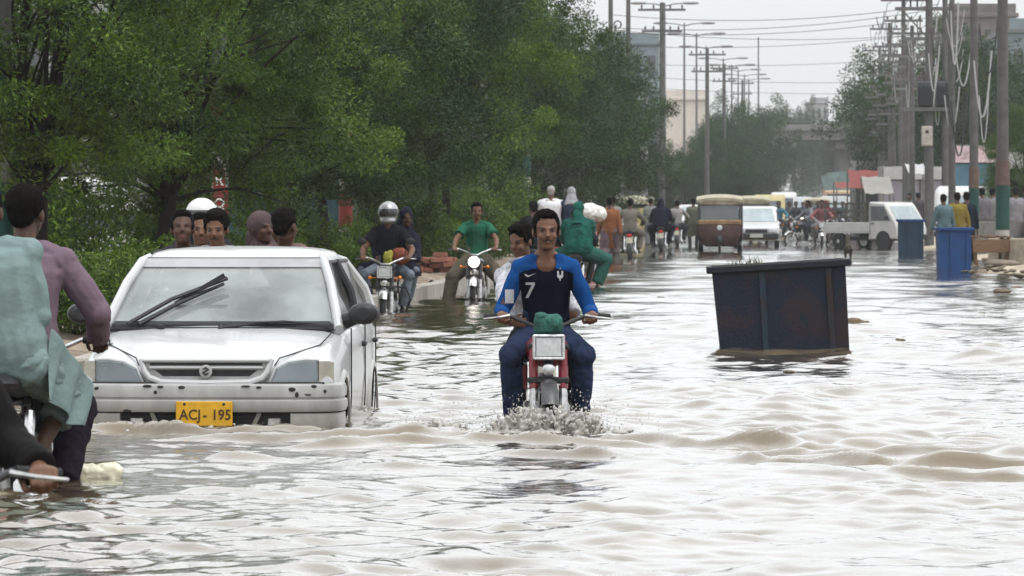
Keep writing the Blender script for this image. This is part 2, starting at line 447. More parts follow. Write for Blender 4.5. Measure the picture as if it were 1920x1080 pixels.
ys = [9.0]
while ys[-1] < 430: ys.append(ys[-1] + max(0.036, 3.0e-5 * ys[-1] ** 2))
ys = np.array(ys); NC = 330
u = np.linspace(-0.15, 0.15, NC)
Yg = np.repeat(ys[:, None], NC, 1); Xg = u[None, :] * Yg
cellg = np.maximum(np.gradient(ys)[:, None] * np.ones((1, NC)), 0.3 / NC * Yg)
Zg = wave_field(Xg, Yg, cellg)
edge = np.clip(np.minimum((0.15 - np.abs(u)) / 0.012, 1), 0, 1)[None, :]
Zg *= edge
V = np.stack([Xg.ravel(), Yg.ravel(), Zg.ravel()], 1)
nr = len(ys); ii = np.arange(nr * NC).reshape(nr, NC)
Q = np.stack([ii[:-1, :-1].ravel(), ii[:-1, 1:].ravel(), ii[1:, 1:].ravel(), ii[1:, :-1].ravel()], 1)
# the sheet goes on, calm, on all sides
n0 = len(V); ya, yb = ys[0], ys[-1]
ext = np.array([(-300, -60, 0), (400, -60, 0), (400, 900, 0), (-300, 900, 0), (-.15 * ya, ya, 0), (.15 * ya, ya, 0), (.15 * yb, yb, 0), (-.15 * yb, yb, 0)], float)
V = np.vstack([V, ext]); Q = np.vstack([Q, np.array([(0, 1, 5, 4), (1, 2, 6, 5), (2, 3, 7, 6), (3, 0, 4, 7)]) + n0])

wm = bpy.data.materials.new('muddy_flood_water'); wm.use_nodes = True; _M['water'] = wm
n = wm.node_tree; p = n.nodes['Principled BSDF']
t = n.nodes.new('ShaderNodeNewGeometry')
nz = n.nodes.new('ShaderNodeTexNoise'); nz.inputs['Scale'].default_value = 0.9; nz.inputs['Detail'].default_value = 5
n.links.new(t.outputs['Position'], nz.inputs['Vector'])
rp = n.nodes.new('ShaderNodeValToRGB'); rp.color_ramp.elements[0].color = (0.098, 0.073, 0.042, 1); rp.color_ramp.elements[1].color = (0.150, 0.114, 0.069, 1)
rp.color_ramp.elements[0].position = 0.3; rp.color_ramp.elements[1].position = 0.7
n.links.new(nz.outputs[0], rp.inputs[0]); n.links.new(rp.outputs[0], p.inputs['Base Color'])
p.inputs['Roughness'].default_value = 0.03; p.inputs['IOR'].default_value = 1.36; p.inputs['Coat Weight'].default_value = 1.0; p.inputs['Coat IOR'].default_value = 1.36; p.inputs['Coat Roughness'].default_value = 0.03; p.inputs['Specular IOR Level'].default_value = 0.5
mpw = n.nodes.new('ShaderNodeMapping'); mpw.inputs['Scale'].default_value = (1, 0.7, 1); n.links.new(t.outputs['Position'], mpw.inputs[0])
bz = n.nodes.new('ShaderNodeTexNoise'); bz.inputs['Scale'].default_value = 13.0; bz.inputs['Detail'].default_value = 5
n.links.new(mpw.outputs[0], bz.inputs['Vector'])
bp = n.nodes.new('ShaderNodeBump'); bp.inputs['Strength'].default_value = 0.34; bp.inputs['Distance'].default_value = 0.012
n.links.new(bz.outputs[0], bp.inputs['Height']); n.links.new(bp.outputs[0], p.inputs['Normal']); n.links.new(bp.outputs[0], p.inputs['Coat Normal'])
me = np_mesh('floodwater', V, Q); me.materials.append(wm)
o = link(bpy.data.objects.new('flood_water', me)); o['kind'] = 'structure'

# ---- the median with its kerb, on the left
def kerb_x(D): return -1.364 + ROAD * (D - 77.2)
conc = mat('old_concrete', (0.30, 0.28, 0.25), 0.85, var=0.28, vscale=7, bump=0.5, bscale=30)
dirt = mat('median_dirt', (0.20, 0.155, 0.115), 0.95, var=0.4, vscale=2.2, bump=0.8, bscale=14)
MW = 4.4
def strip(b, x_off0, x_off1, D0, D1, z0, z1, step=6):
    """a raised strip that follows the road"""
    rings = []; D = D0
    while D <= D1 + 1e-6:
        xk = kerb_x(D); rings.append([Vector((xk + x_off0, D, z0)), Vector((xk + x_off1, D, z0)), Vector((xk + x_off1, D, z1)), Vector((xk + x_off0, D, z1))]); D += step
    b.loft(rings)
ys_m = np.arange(26, 470, 0.5); us = np.linspace(0, 1, 14)
Ym = np.repeat(ys_m[:, None], 14, 1); Xm = (-1.364 + ROAD * (Ym - 77.2)) - 0.16 - us[None, :] * (MW - 0.32)
Pm = np.stack([Xm.ravel(), Ym.ravel(), np.zeros(Xm.size)], 1)
Zm = 0.17 + 0.05 * vnoise(Pm, 0.6, 2) + 0.05 * vnoise(Pm, 2.1, 3) + 0.10 * np.sin(np.repeat(us[None, :], len(ys_m), 0).ravel() * PI)
Pm[:, 2] = Zm; im = np.arange(Xm.size).reshape(Xm.shape)
Qm = np.stack([im[:-1, 1:].ravel(), im[:-1, :-1].ravel(), im[1:, :-1].ravel(), im[1:, 1:].ravel()], 1)
me = np_mesh('median', Pm, Qm); me.materials.append(dirt)
med = link(bpy.data.objects.new('median', me)); med['kind'] = 'structure'
kerb_mb = MB(); kerb_mb.box((0, 0, 0), (0.17, 1.46, 0.52), rot=(0, 0, HEAD_AWAY), bev=0.02); kerb_me = kerb_mb.mesh('kerb_stone', [conc])
for i in range(176):
    D = 27 + i * 1.5
    for side, xo in ((0, 0.0), (1, -MW)):
        if side and D > 90: continue
        k = link(bpy.data.objects.new('kerb_stone', kerb_me), med)
        k.location = (kerb_x(D) + xo - 0.085, D, -0.05 + random.uniform(-.012, .012)); k.rotation_euler = (random.uniform(-.008, .008), random.uniform(-.01, .01), random.uniform(-.006, .006))

# ---- the bank of earth and rubble along the right side
ys_b = np.arange(70, 470, 0.7); us = np.linspace(0, 1, 26)
Yb = np.repeat(ys_b[:, None], 26, 1)
shore = 9.6 + ROAD * (Yb - 120) + 0.5 * np.sin(Yb * 0.21) + 0.3 * np.sin(Yb * 0.53 + 1)
Xb = shore + (us ** 1.6)[None, :] * 40
Pb = np.stack([Xb.ravel(), Yb.ravel(), np.zeros(Xb.size)], 1)
rise = np.clip((Xb - shore) / 2.2, 0, 1)
Zb = -0.12 + rise.ravel() * 0.26 + (0.05 * vnoise(Pb, 0.8, 21) + 0.045 * vnoise(Pb, 2.6, 22)) * (0.4 + rise.ravel())
Pb[:, 2] = Zb; ib = np.arange(Xb.size).reshape(Xb.shape)
Qb = np.stack([ib[:-1, :-1].ravel(), ib[:-1, 1:].ravel(), ib[1:, 1:].ravel(), ib[1:, :-1].ravel()], 1)
me = np_mesh('bank', Pb, Qb); me.materials.append(mat('bank_sand', (0.33, 0.28, 0.21), 0.95, var=0.35, vscale=1.6, bump=0.7, bscale=12))
o = link(bpy.data.objects.new('roadside_bank', me)); o['kind'] = 'structure'

# far side of the left carriageway: dry ground
b = MB(); b.add([(-300, -20, 0.12), (-13, -20, 0.12), (-13 + ROAD * 620, 600, 0.12), (-300, 600, 0.12)], [(0, 1, 2, 3)])
o = b.build('far_pavement', mat('far_pavement', (0.34, 0.32, 0.29), 0.9, var=0.2, vscale=0.7)); o['kind'] = 'structure'

# ================================================================== TREES
def leaf_mat(name, c1, c2):
    if name in _M: return _M[name]
    m = bpy.data.materials.new(name); m.use_nodes = True; n = m.node_tree; p = n.nodes['Principled BSDF']; o = n.nodes['Material Output']
    at = n.nodes.new('ShaderNodeAttribute'); at.attribute_name = 'tint'
    rp = n.nodes.new('ShaderNodeValToRGB'); rp.color_ramp.elements[0].color = (*c1, 1); rp.color_ramp.elements[1].color = (*c2, 1)
    n.links.new(at.outputs['Fac'], rp.inputs[0]); n.links.new(rp.outputs[0], p.inputs['Base Color'])
    p.inputs['Roughness'].default_value = 0.42; p.inputs['Specular IOR Level'].default_value = 0.25
    tl = n.nodes.new('ShaderNodeBsdfTranslucent'); n.links.new(rp.outputs[0], tl.inputs['Color'])
    mx = n.nodes.new('ShaderNodeMixShader'); mx.inputs[0].default_value = 0.24
    n.links.new(p.outputs[0], mx.inputs[1]); n.links.new(tl.outputs[0], mx.inputs[2]); n.links.new(mx.outputs[0], o.inputs['Surface'])
    _M[name] = m; return m
bark = mat('dark_wet_bark', (0.022, 0.018, 0.015), 0.95, spec=0.08, var=0.4, vscale=14, bump=0.9, bscale=30)
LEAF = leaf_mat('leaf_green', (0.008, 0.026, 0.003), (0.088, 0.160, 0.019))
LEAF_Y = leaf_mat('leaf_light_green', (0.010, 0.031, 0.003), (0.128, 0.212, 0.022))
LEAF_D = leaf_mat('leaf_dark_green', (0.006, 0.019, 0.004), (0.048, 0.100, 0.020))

def crown_mesh(seed, n_clump, per, rad, hgt, z0, leaf, clump_r=(0.25, 0.5), leafmat=LEAF, droop=0.2):
    rs = np.random.default_rng(seed)
    d = rs.normal(size=(n_clump, 3)); d /= np.linalg.norm(d, axis=1)[:, None]
    rr = rs.random(n_clump) ** 0.30
    lump = 1 + 0.42 * vnoise(d * 1.0 + seed, 2.2, seed)
    C = d * (rr * lump)[:, None] * np.array([rad, rad, hgt / 2]); C[:, 2] += z0 + hgt / 2
    cr = rs.uniform(*clump_r, n_clump)
    ct = np.clip(rs.normal(0.45, 0.28, n_clump), 0, 1)
    N = n_clump * per
    ci = np.repeat(np.arange(n_clump), per)
    q = rs.normal(size=(N, 3)); q /= np.linalg.norm(q, axis=1)[:, None]
    q *= (rs.random(N) ** 0.38)[:, None]
    P = C[ci] + q * cr[ci][:, None] * np.array([1, 1, 0.78])
    # leaf direction: out of the clump and a bit down; normal mostly up
    dirv = q + rs.normal(0, 0.55, (N, 3)); dirv[:, 2] -= droop; dirv /= np.linalg.norm(dirv, axis=1)[:, None]
    up = rs.normal(0, 0.55, (N, 3)); up[:, 2] += 0.8; up += 0.5 * q
    sd_ = np.cross(dirv, up); sd_ /= (np.linalg.norm(sd_, axis=1)[:, None] + 1e-6)
    nn = np.cross(sd_, dirv)
    L = leaf * rs.uniform(0.65, 1.25, N); W = L * rs.uniform(0.30, 0.44, N)
    base = P; tip = P + dirv * L[:, None]
    mid = P + dirv * (L * 0.45)[:, None] + nn * (L * 0.10)[:, None]
    V = np.stack([base, mid - sd_ * (W / 2)[:, None], tip, mid + sd_ * (W / 2)[:, None]], 1).reshape(-1, 3)
    Q = np.arange(N * 4).reshape(N, 4)
    me = np_mesh('crown', V, Q, smooth=False); me.materials.append(leafmat)
    tint = np.clip(0.62 * ct[ci] + 0.6 * rs.random(N) ** 1.5 - 0.05, 0, 1)
    a = me.attributes.new('tint', 'FLOAT', 'POINT'); a.data.foreach_set('value', np.repeat(tint, 4).astype(np.float32))
    return me, C

def trunk_mesh(seed, C, z0, hgt, r0, stems=1, lean=(0, 0), rad=1.5):
    rs = random.Random(seed); b = MB()
    tops = []
    for s in range(stems):
        a = rs.uniform(0, 2 * PI); off = 0.0 if stems == 1 else 0.14
        x0, y0 = off * math.cos(a), off * math.sin(a)
        tx = x0 + lean[0] + rs.uniform(-.25, .25) * (1 if stems > 1 else .5); ty = y0 + lean[1] + rs.uniform(-.25, .25)
        zt = z0 + hgt * rs.uniform(0.42, 0.6); pts = []; rads = []
        for k in range(8):
            t = k / 7
            pts.append((x0 + (tx - x0) * t ** 1.2 + 0.06 * math.sin(t * 7 + s), y0 + (ty - y0) * t + 0.05 * math.sin(t * 5 + 2 * s), -0.25 + (zt + 0.25) * t))
            rads.append(r0 * (1.25 - 0.75 * t) * (0.8 if stems > 1 else 1))
        rads[0] *= 1.35
        b.tube(pts, rads, 9); tops.append((pts, rads))
    order = list(range(len(C))); rs.shuffle(order)
    for i in order[:46]:
        c = Vector(C[i]); pts, rads = rs.choice(tops)
        k = rs.randint(3, 7); st = Vector(pts[k]); r1 = rads[k] * 0.45
        if c.z < st.z + 0.1: st = Vector(pts[3]); r1 = rads[3] * .4
        m1 = st.lerp(c, 0.5) + Vector((rs.uniform(-.15, .15), rs.uniform(-.15, .15), 0.12 * (c - st).length))
        b.tube([st, st.lerp(m1, .5) + Vector((0, 0, .04)), m1, c.lerp(m1, .4), c], [r1, r1 * .8, r1 * .55, r1 * .38, r1 * .18], 6)
    return b.mesh('trunk', [bark])

_tree_var = {}
def tree_kind(kind):
    """big street trees (a), slim ones (b), wide far ones (c), bushes (d)"""
    if kind in _tree_var: return _tree_var[kind]
    spec = {
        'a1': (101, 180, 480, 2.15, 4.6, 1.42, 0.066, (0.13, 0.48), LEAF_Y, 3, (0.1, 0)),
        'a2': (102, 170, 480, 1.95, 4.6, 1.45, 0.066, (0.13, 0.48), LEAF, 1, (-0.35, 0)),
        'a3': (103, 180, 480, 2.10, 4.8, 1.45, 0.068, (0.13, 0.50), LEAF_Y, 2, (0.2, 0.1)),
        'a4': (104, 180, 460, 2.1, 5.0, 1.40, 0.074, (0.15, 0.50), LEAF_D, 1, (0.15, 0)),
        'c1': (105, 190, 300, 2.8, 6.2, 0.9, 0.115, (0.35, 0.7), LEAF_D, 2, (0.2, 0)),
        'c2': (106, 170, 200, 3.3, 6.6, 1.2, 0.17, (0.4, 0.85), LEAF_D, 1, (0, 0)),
        'd1': (107, 60, 170, 0.85, 1.5, 0.0, 0.085, (0.16, 0.34), LEAF_Y, 3, (0, 0)),
        'd2': (108, 70, 160, 1.1, 1.9, 0.0, 0.10, (0.2, 0.4), LEAF_Y, 3, (0, 0)),
    }[kind]
    sd_, nc, per, rad, hg, z0, lf, cr, lm, st, ln = spec
    cm_, C = crown_mesh(sd_, nc, per, rad, hg, z0, lf, cr, lm)
    tm = trunk_mesh(sd_, C, z0, hg, 0.085 if kind[0] != 'd' else 0.03, st, ln, rad)
    _tree_var[kind] = (cm_, tm); return cm_, tm
def tree(kind, name, label, loc, rz=0, sc=1.0, scz=None, group=None, cat='tree'):
    cm_, tm = tree_kind(kind)
    t_ = thing(name, label, cat, loc, rz, group); t_.scale = (sc, sc, scz or sc)
    link(bpy.data.objects.new('trunk' if cat == 'tree' else 'stem', tm), t_); link(bpy.data.objects.new('crown' if cat == 'tree' else 'foliage', cm_), t_)
    return t_

def tree_x(D): return kerb_x(D) - 1.85
G_MED = 'street trees along the median'
for kind, px, dD, rz, sc, lab in (  # leaf kinds vary; dark ones also stand in for shade between the crowns
    ('a1', 60, 0, 0.4, 1.0, 'leafy tree with forked dark trunk at the left edge, nearest of the median trees'),
    ('a2', 250, 1, 2.2, 1.0, 'leafy tree with leaning dark trunk right above the white car bonnet side'),
    ('a3', 395, 2, 1.1, 1.0, 'leafy tree whose crown hangs over the red and white pole behind the car roof'),
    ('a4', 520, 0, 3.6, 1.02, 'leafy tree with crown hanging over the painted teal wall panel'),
    ('a2', 612, 0, 5.1, 1.06, 'light green tree between the car roof and the helmeted rider'),
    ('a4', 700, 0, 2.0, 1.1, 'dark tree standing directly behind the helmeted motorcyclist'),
    ('a3', 790, 0, 0.2, 1.12, 'tree with slim slanting trunk just right of the helmeted motorcyclist'),
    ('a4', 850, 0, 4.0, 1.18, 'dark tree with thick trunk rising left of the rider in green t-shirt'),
    ('a2', 925, 0, 2.7, 1.2, 'tree whose crown stands over the rider in green t-shirt'),
    ('c1', 990, 3, 0.9, 0.95, 'tall sparse-topped tree behind the white-wrapped cart passengers'),
    ('c1', 1040, 6, 3.0, 0.92, 'dark tree filling the gap behind the cart with two passengers'),
):
    D = 7.05 / (ROAD + (960 - px) / FPX) + dD
    tree(kind, 'median_tree', lab, (tree_x(D) + random.uniform(-.25, .25), D, 0.15), rz, sc, sc * (.80 if px < 560 else .88 if px < 760 else 1.0), group=G_MED)
tree('c1', 'median_tree', 'broad hazy green tree at the far end of the median row, above the orange-clad walker', (xa(1125, 195), 195, 0.1), 1.3, 0.95, 0.86, group=G_MED)
# ================================================================== BACKGROUND: poles, walls, shops, overpass, far trees
# bushes on the median
G_BUSH = 'bushes on the median'
for kind, px, D, sc, lab in (('d1', 245, 50, .62, 'bright green bush behind the left side of the white car'), ('d1', 160, 48, .55, 'low green bush between the two men at left and the car'),
                             ('d2', 925, 122, .95, 'pale green bush left of the dark-shirted cart driver'), ('d1', 690, 76, .62, 'small leafy bush beside the helmeted rider at the kerb'),
                             ('d1', 800, 98, .8, 'light shrub growing between the two dark tree trunks'), ('d2', 880, 112, .8, 'shrub behind the rider in the green t-shirt'),
                             ('d2', 60, 60, .75, 'dark undergrowth at the foot of the leftmost tree'), ('d2', 330, 62, .72, 'bush behind the leftmost head over the car roof'), ('d1', 455, 72, .8, 'bush below the teal painted wall, left part'), ('d1', 560, 78, .8, 'bush right of the heads over the car roof'), ('d2', 745, 96, .85, 'shrub directly behind the silver-helmeted rider'), ('d2', 960, 132, .9, 'shrub left of the dark-shirted man in the centre'), ('d2', 30, 72, 1.0, 'bush by the banded post at the left edge'),
                             ('d1', 640, 88, .7, 'small shrub at the foot of the striped concrete post')):
    tree(kind, 'median_bush', lab, (xa(px, D), D, .12), px * .37, sc, group=G_BUSH, cat='bush')

# ---- lamp posts on the median
POLE = mat('grey_steel_pole', (0.115, 0.115, 0.115), 0.6, var=.2, vscale=3)
BANDS = [mat('pole_white_band', (.30, .29, .27), .75, var=.35, vscale=5), mat('pole_red_band', (.17, .025, .02), .7, var=.3, vscale=5), mat('pole_green_band', (.010, .048, .038), .7, var=.3, vscale=5)]
def lamp_post(label, D, x=None, hgt=12.3, bands=(0, 1), yaw=0.0):
    T = thing('street_lamp', label, 'street lamp', (x if x is not None else tree_x(D) + 1.1, D, .1), HEAD_AWAY + yaw, 'double street lamps on the median')
    part('post', POLE, T, lambda b: b.lathe((0, 0, 0), (0, 0, 1), [(-.3, .12), (.05, .12), (.1, .10), (3, .09), (hgt, .055), (hgt + .1, .02)], 12))
    z = .35
    for i in range(4):
        m_ = BANDS[bands[i % 2]]; part('painted_band', m_, T, lambda b: b.lathe((0, 0, z), (0, 0, 1), [(0, .106), (.001, .108), (.54, .107), (.541, .104)], 12)); z += .56
    for sg in (-1, 1):
        arm = part('lamp_arm', POLE, T, lambda b: b.tube([(0, 0, hgt - .1), (sg * .5, 0, hgt + .02), (sg * 1.3, 0, hgt + .08)], [.035, .03, .028], 8))
        part('lamp_head', mat('lamp_head', (.20, .20, .20), .5), arm, lambda b: b.loft([ering(Vector((sg * x_, 0, hgt + .07)), Vector((0, 1, 0)), Vector((0, 0, 1)), a, c, 10) for x_, a, c in ((1.0, .05, .04), (1.1, .13, .07), (1.6, .16, .085), (1.85, .10, .05), (1.9, .03, .02))]))
    return T
for px, D, lab in ((412, 69, 'street lamp post with red and white bands behind the car roof'), (648, 88, 'street lamp post with pale bands left of the helmeted rider'), (3, 52, 'street lamp post with green and white bands at the left picture edge'),
                   (906, 128, 'slim street lamp post behind the rider in green t-shirt'), (988, 150, 'white-based street lamp post behind the dark-shirted cart driver')):
    lamp_post(lab, D, xa(px, D), bands=(0, 2) if px in (3, 988) else (0, 1))
for k, (px, py) in enumerate(((1246, 10), (1283, 47), (1306, 66), (1324, 90), (1356, 112), (1372, 124), (1384, 133), (1396, 142), (1404, 150))):
    D = 11.0 * FPX / (HZ - py)
    lamp_post(['nearest tall double-armed street lamp against the sky, beside the far green tree', 'second double-armed street lamp from the left against the sky', 'third double-armed street lamp from the left against the sky', 'fourth double-armed street lamp from the left, next to the crossarm pole',
               'fifth double-armed street lamp from the left against the sky', 'sixth small street lamp from the left against the sky', 'third farthest tiny street lamp in the receding row', 'second farthest tiny street lamp in the receding row', 'farthest tiny street lamp at the end of the row'][k], D, xa(px, D), 12.3)
# traffic sign on the red and white post
sg_ = thing('pole_sign', 'small red and white sign plate fixed on the banded post behind the car', 'sign', (xa(411, 68.6), 68.6, 1.35))
part('plate', mat('sign_red', (.17, .02, .02), .6, var=.2), sg_, lambda b: b.box((0, 0, 0.14), (.15, .02, .62), bev=.005))
for z_, t_ in ((.30, 'R'), (.02, 'Q')):
    o_ = link(bpy.data.objects.new('sign_lettering', text_mesh(t_, .17, mat('sign_white', (.6, .6, .58), .7), .002, .004)), sg_); o_.location = (0, -.014, z_); o_.rotation_euler = (PI / 2, 0, 0)

# ---- concrete electricity poles, left behind the median trees
CPOLE = mat('concrete_pole', (0.085, 0.082, 0.08), 0.85, var=.25, vscale=4)
def utility_pole(label, x, D, hgt=11.5, r0=.16, arms=1, bands=False, z0=0.0, yaw=0.0, group='electricity poles'):
    T = thing('utility_pole', label, 'utility pole', (x, D, z0), HEAD_AWAY + yaw, group)
    part('shaft', CPOLE, T, lambda b: b.lathe((0, 0, 0), (0, 0, 1), [(-.4, r0), (hgt, r0 * .6), (hgt + .02, .02)], 12))
    for a in range(arms):
        z = hgt - .3 - a * .9
        ar = part('crossarm', POLE, T, lambda b: b.box((0, .02, z), (2.0 - .3 * a, .09, .10)))
        for x_ in (-.85 + .15 * a, -.35, .35, .85 - .15 * a): part('insulator', mat('brown_insulator', (.07, .045, .04), .35), ar, lambda b: b.lathe((x_, .02, z + .05), (0, 0, 1), [(0, .03), (.06, .03), (.07, .055), (.10, .05), (.13, .03), (.17, .02)], 8))
    if bands:
        z = .0
        for i, (m_, hh) in enumerate(((BANDS[0], .75), (BANDS[2], 1.0), (mat('pole_brown_band', (.10, .065, .055), .8, var=.2), .55))):
            part('painted_band', m_, T, lambda b: b.lathe((0, 0, z), (0, 0, 1), [(0, r0 * 1.03), (.002, r0 * 1.06), (hh, r0 * 1.03), (hh + .002, r0)], 14)); z += hh
    return T
for px, D, lab in ((1145, 232, 'left tall bare pole cut by the picture top above the far green tree'), (1178, 240, 'right of the two bare poles cut by the picture top above the far green tree')):
    utility_pole(lab, xa(px, D), D, 12, .14, 0)
T = thing('cable_coil', 'round coil of cable hung beside the left bare pole', 'cable', (xa(1158, 231.5), 231.5, za(46, 231.5)))
part('coil', BLACKP, T, lambda b: [torus(b, (0, .02 * k, 0), (0, 1, 0), .16 - .01 * k, .016, 20, 6) for k in range(3)])
for px, py, D, lab in ((1326, 92, 300, 'crossarm electricity pole left of the road, nearest'), (1241, 5, 235, 'dark electricity pole standing just left of the nearest double lamp'), (1358, 120, 390, 'crossarm electricity pole left of the road, second'), (1392, 150, 480, 'crossarm electricity pole left of the road, farthest')):
    utility_pole(lab, xa(px, D), D, za(py, D), .15, 2, group='electricity poles left of the road')
utility_pole('thin far mast standing alone against the sky over the far trees', xa(1422, 520), 520, za(70, 520), .10, 0)

# ---- poles on the right with transformers and tangled cables
WIRE = mat('black_wire', (0.03, 0.03, 0.032), 0.6); WIREW = mat('pale_wire', (.34, .34, .35), .6)
right = []
for k, (px, D, lab) in enumerate(((1880, 125, 'electricity pole with white and green painted base, nearest on the right'), (1826, 145, 'electricity pole with white and green base behind the bright blue bin'), (1785, 165, 'thin pole between the banded poles and the transformers'),
                       (1742, 186, 'left leg pole of the transformer platform'), (1772, 186, 'right leg pole of the transformer platform'), (1694, 245, 'pole just beyond the transformer platform'), (1668, 285, 'pole rising over the market stalls'), (1650, 325, 'distant pole right of the red canopy'), (1637, 370, 'more distant pole over the red canopy'), (1626, 430, 'farthest of the poles on the right'))):
    r0 = {0: .15, 1: .13, 2: .12, 3: .17, 4: .13}.get(k, .15)
    right.append(utility_pole(lab, xa(px, D), D, 10.6 if k != 2 else 9.0, r0, 0 if k in (2, 3, 4) else 2, k in (0, 1), .05, group='electricity poles along the right pavement'))
# transformer platform
D = 186; T = thing('transformer', 'dark transformer bank on a platform between two right-hand poles', 'transformer', (xa(1757, D), D, 0), HEAD_AWAY)
part('platform', POLE, T, lambda b: (b.box((-.25, -.25, 4.55), (1.9, .1, .12)), b.box((-.25, .25, 4.55), (1.9, .1, .12))))
tm = mat('transformer_grey', (.045, .05, .055), .5, var=.2)
for x_ in (-.42, .22):
    tk_ = part('tank', tm, T, lambda b: b.box((x_, 0, 5.05), (.50, .55, .85), bev=.04))
    for f in range(6): part('cooling_fin', tm, tk_, lambda b: b.box((x_ - .22 + f * .088, -.33, 5.0), (.02, .14, .65)))
    for i in range(3): part('bushing', mat('brown_insulator', (.07, .045, .04), .35), tk_, lambda b: b.lathe((x_ - .15 + i * .15, 0, 5.47), (0, 0, 1), [(0, .03), (.05, .05), (.10, .03), (.15, .05), (.20, .03), (.28, .015)], 8))
part('crossarm', POLE, T, lambda b: (b.box((-.1, 0, 7.9), (2.6, .10, .12)),)); part('crossarm', POLE, T, lambda b: b.box((-.1, 0, 6.9), (2.2, .10, .12)))
parts('cross_brace', POLE, T, [lambda b, s_=s_: b.tube([(-.25 + s_ * .05, 0, 6.9), (-.25 + s_ * .9, 0, 7.85)], .03, 6) for s_ in (-1, 1)])
part('fuse_rack', BLACKP, T, lambda b: [b.box((-1.1 + .22 * k, 0, 8.05), (.06, .06, .35), bev=.01) for k in range(3)])
mb_ = thing('meter_box', 'pale metal meter box fixed on the transformer pole', 'meter box', (xa(1738, 185.6), 185.6, za(272, 185.6)))
part('case', mat('meter_box_paint', (.34, .31, .28), .6, var=.2), mb_, lambda b: b.box((0, 0, .30), (.36, .16, .66), bev=.02)); part('door', mat('meter_box_paint', (.34, .31, .28)), mb_, lambda b: b.box((0, -.086, .30), (.30, .012, .58), bev=.004)); part('window', BLACKP, mb_, lambda b: b.box((0, -.096, .44), (.10, .008, .10)))
# loops of loose cable hanging off the right poles
rs = random.Random(31)
for k in range(9):
    px = 1640 + k * 9 + rs.uniform(-3, 3); D = 4.75 * FPX / (px - 1483); py = 205 - 19 * k + rs.uniform(-8, 8)
    right.append(utility_pole('dark many-armed pole, number %s from the left in the cluster right of the road' % ['one', 'two', 'three', 'four', 'five', 'six', 'seven', 'eight', 'nine'][k], xa(px, D), D, za(py, D), .13, 3, False, 0, rs.uniform(-.5, .5), 'pole cluster right of the road'))
rs = random.Random(9)
for i in range(46):
    px = rs.choice((1648, 1662, 1676, 1690, 1704, 1716, 1745, 1752, 1790, 1800, 1846)) + rs.uniform(-8, 8); D = 4.75 * FPX / (px - 1483) + rs.uniform(-6, 6)
    D = max(140, min(330, D)); z1 = za(rs.uniform(20, 190), D); ln = rs.uniform(.5, 1.8); dx = rs.uniform(.12, .6)
    pts = [(dx * (t - .5), rs.uniform(-.02, .02), -4 * ln * t * (1 - t) + .25 * t) for t in np.linspace(0, 1, 12)]
    T = MB(); T.tube(pts, rs.uniform(.012, .026), 5)
    o_ = T.build('hanging_cable', WIREW if rs.random() < .72 else WIRE); o_.location = (xa(px, D), D, z1)
    tag(o_, 'loop of loose cable hanging from the right-hand electricity poles', 'cable', 'loose cable loops on the right-hand poles')
def cable(label, p0, p1, sag, r_=.012, group='overhead wires'):
    p0, p1 = Vector(p0), Vector(p1); b = MB()
    b.tube([p0.lerp(p1, t) - Vector((0, 0, 4 * sag * t * (1 - t))) for t in np.linspace(0, 1, 20)], r_, 5)
    o_ = b.build('overhead_wire', WIRE); tag(o_, label, 'wire', group); return o_
for i, (pyl, pyr, D) in enumerate(((28, 8, 190), (60, 30, 210), (56, 62, 240), (85, 60, 260), (118, 105, 330), (140, 150, 380), (52, 16, 205), (160, 172, 420))):
    cable(['topmost thin wire crossing the sky above the street', 'third wire from the top where wires cross the sky at left', 'wire crossing the sky that rises least towards the right', 'fourth wire crossing the sky, level with the second lamp', 'fifth thin wire crossing the sky, nearly level', 'sixth thin wire crossing the pale sky low down', 'second wire crossing the sky, steepest towards the right', 'lowest thin wire crossing the sky above the far trees'][i], (xa(1150, D), D, za(pyl, D)), (xa(1760, D), D, za(pyr, D)), .35, .007 + D * .00002)
for j in range(4):
    for a, b_ in ((0, 1), (1, 3), (3, 5), (5, 6), (6, 7), (7, 8)):
        A, B = right[a].location, right[b_].location; zz = 10.2 - .35 * j; xo = -.7 + .45 * j
        cable('long sagging wire strung along the right-hand electricity poles', (A.x + xo, A.y, zz), (B.x + xo, B.y, zz), .55, .014, 'wires along the right-hand poles')

# ---- right side: walls, shops, awnings, rubble, trees, buildings
wallm = mat('grey_block_wall', (.20, .19, .18), .9, var=.25, vscale=3, bump=.4)
def wall(label, px0, px1, D0, D1, ztop, m_, th=.25, name='boundary_wall', cap=None):
    p0, p1 = Vector((xa(px0, D0), D0, 0)), Vector((xa(px1, D1), D1, 0)); mid = (p0 + p1) / 2; d = p1 - p0
    T = thing(name, label, 'wall', (mid.x, mid.y, 0), math.atan2(d.y, d.x))
    part('wall_body', m_, T, lambda b: b.box((0, 0, ztop / 2 - .2), (d.length, th, ztop + .4), bev=.01))
    if cap: part('coping', cap, T, lambda b: b.box((0, 0, ztop + .03), (d.length + .06, th + .08, .07), bev=.012))
    return T
wall('low dark grey wall behind the banded poles at right', 1790, 1935, 146, 140, .93, wallm)
wall('sandy concrete block wall at the right edge beside the banded pole', 1872, 1990, 122, 119, .63, mat('sandy_concrete', (.40, .35, .27), .9, var=.25, vscale=4, bump=.5), .5)
cart = thing('wooden_cart', 'brown broken wooden cart lying beside the right banded pole', 'cart', (xa(1852, 121), 121, .05), .3)
wd = mat('weathered_wood', (.16, .095, .055), .85, var=.35, vscale=8, streak=(1, 12, 12), bump=.5)
for k in range(5): part('plank', wd, cart, lambda b: b.box((-.36 + .18 * k, 0, .62 + .01 * (k % 2)), (.16, .55, .035), rot=(0, R(6), 0), bev=.006))
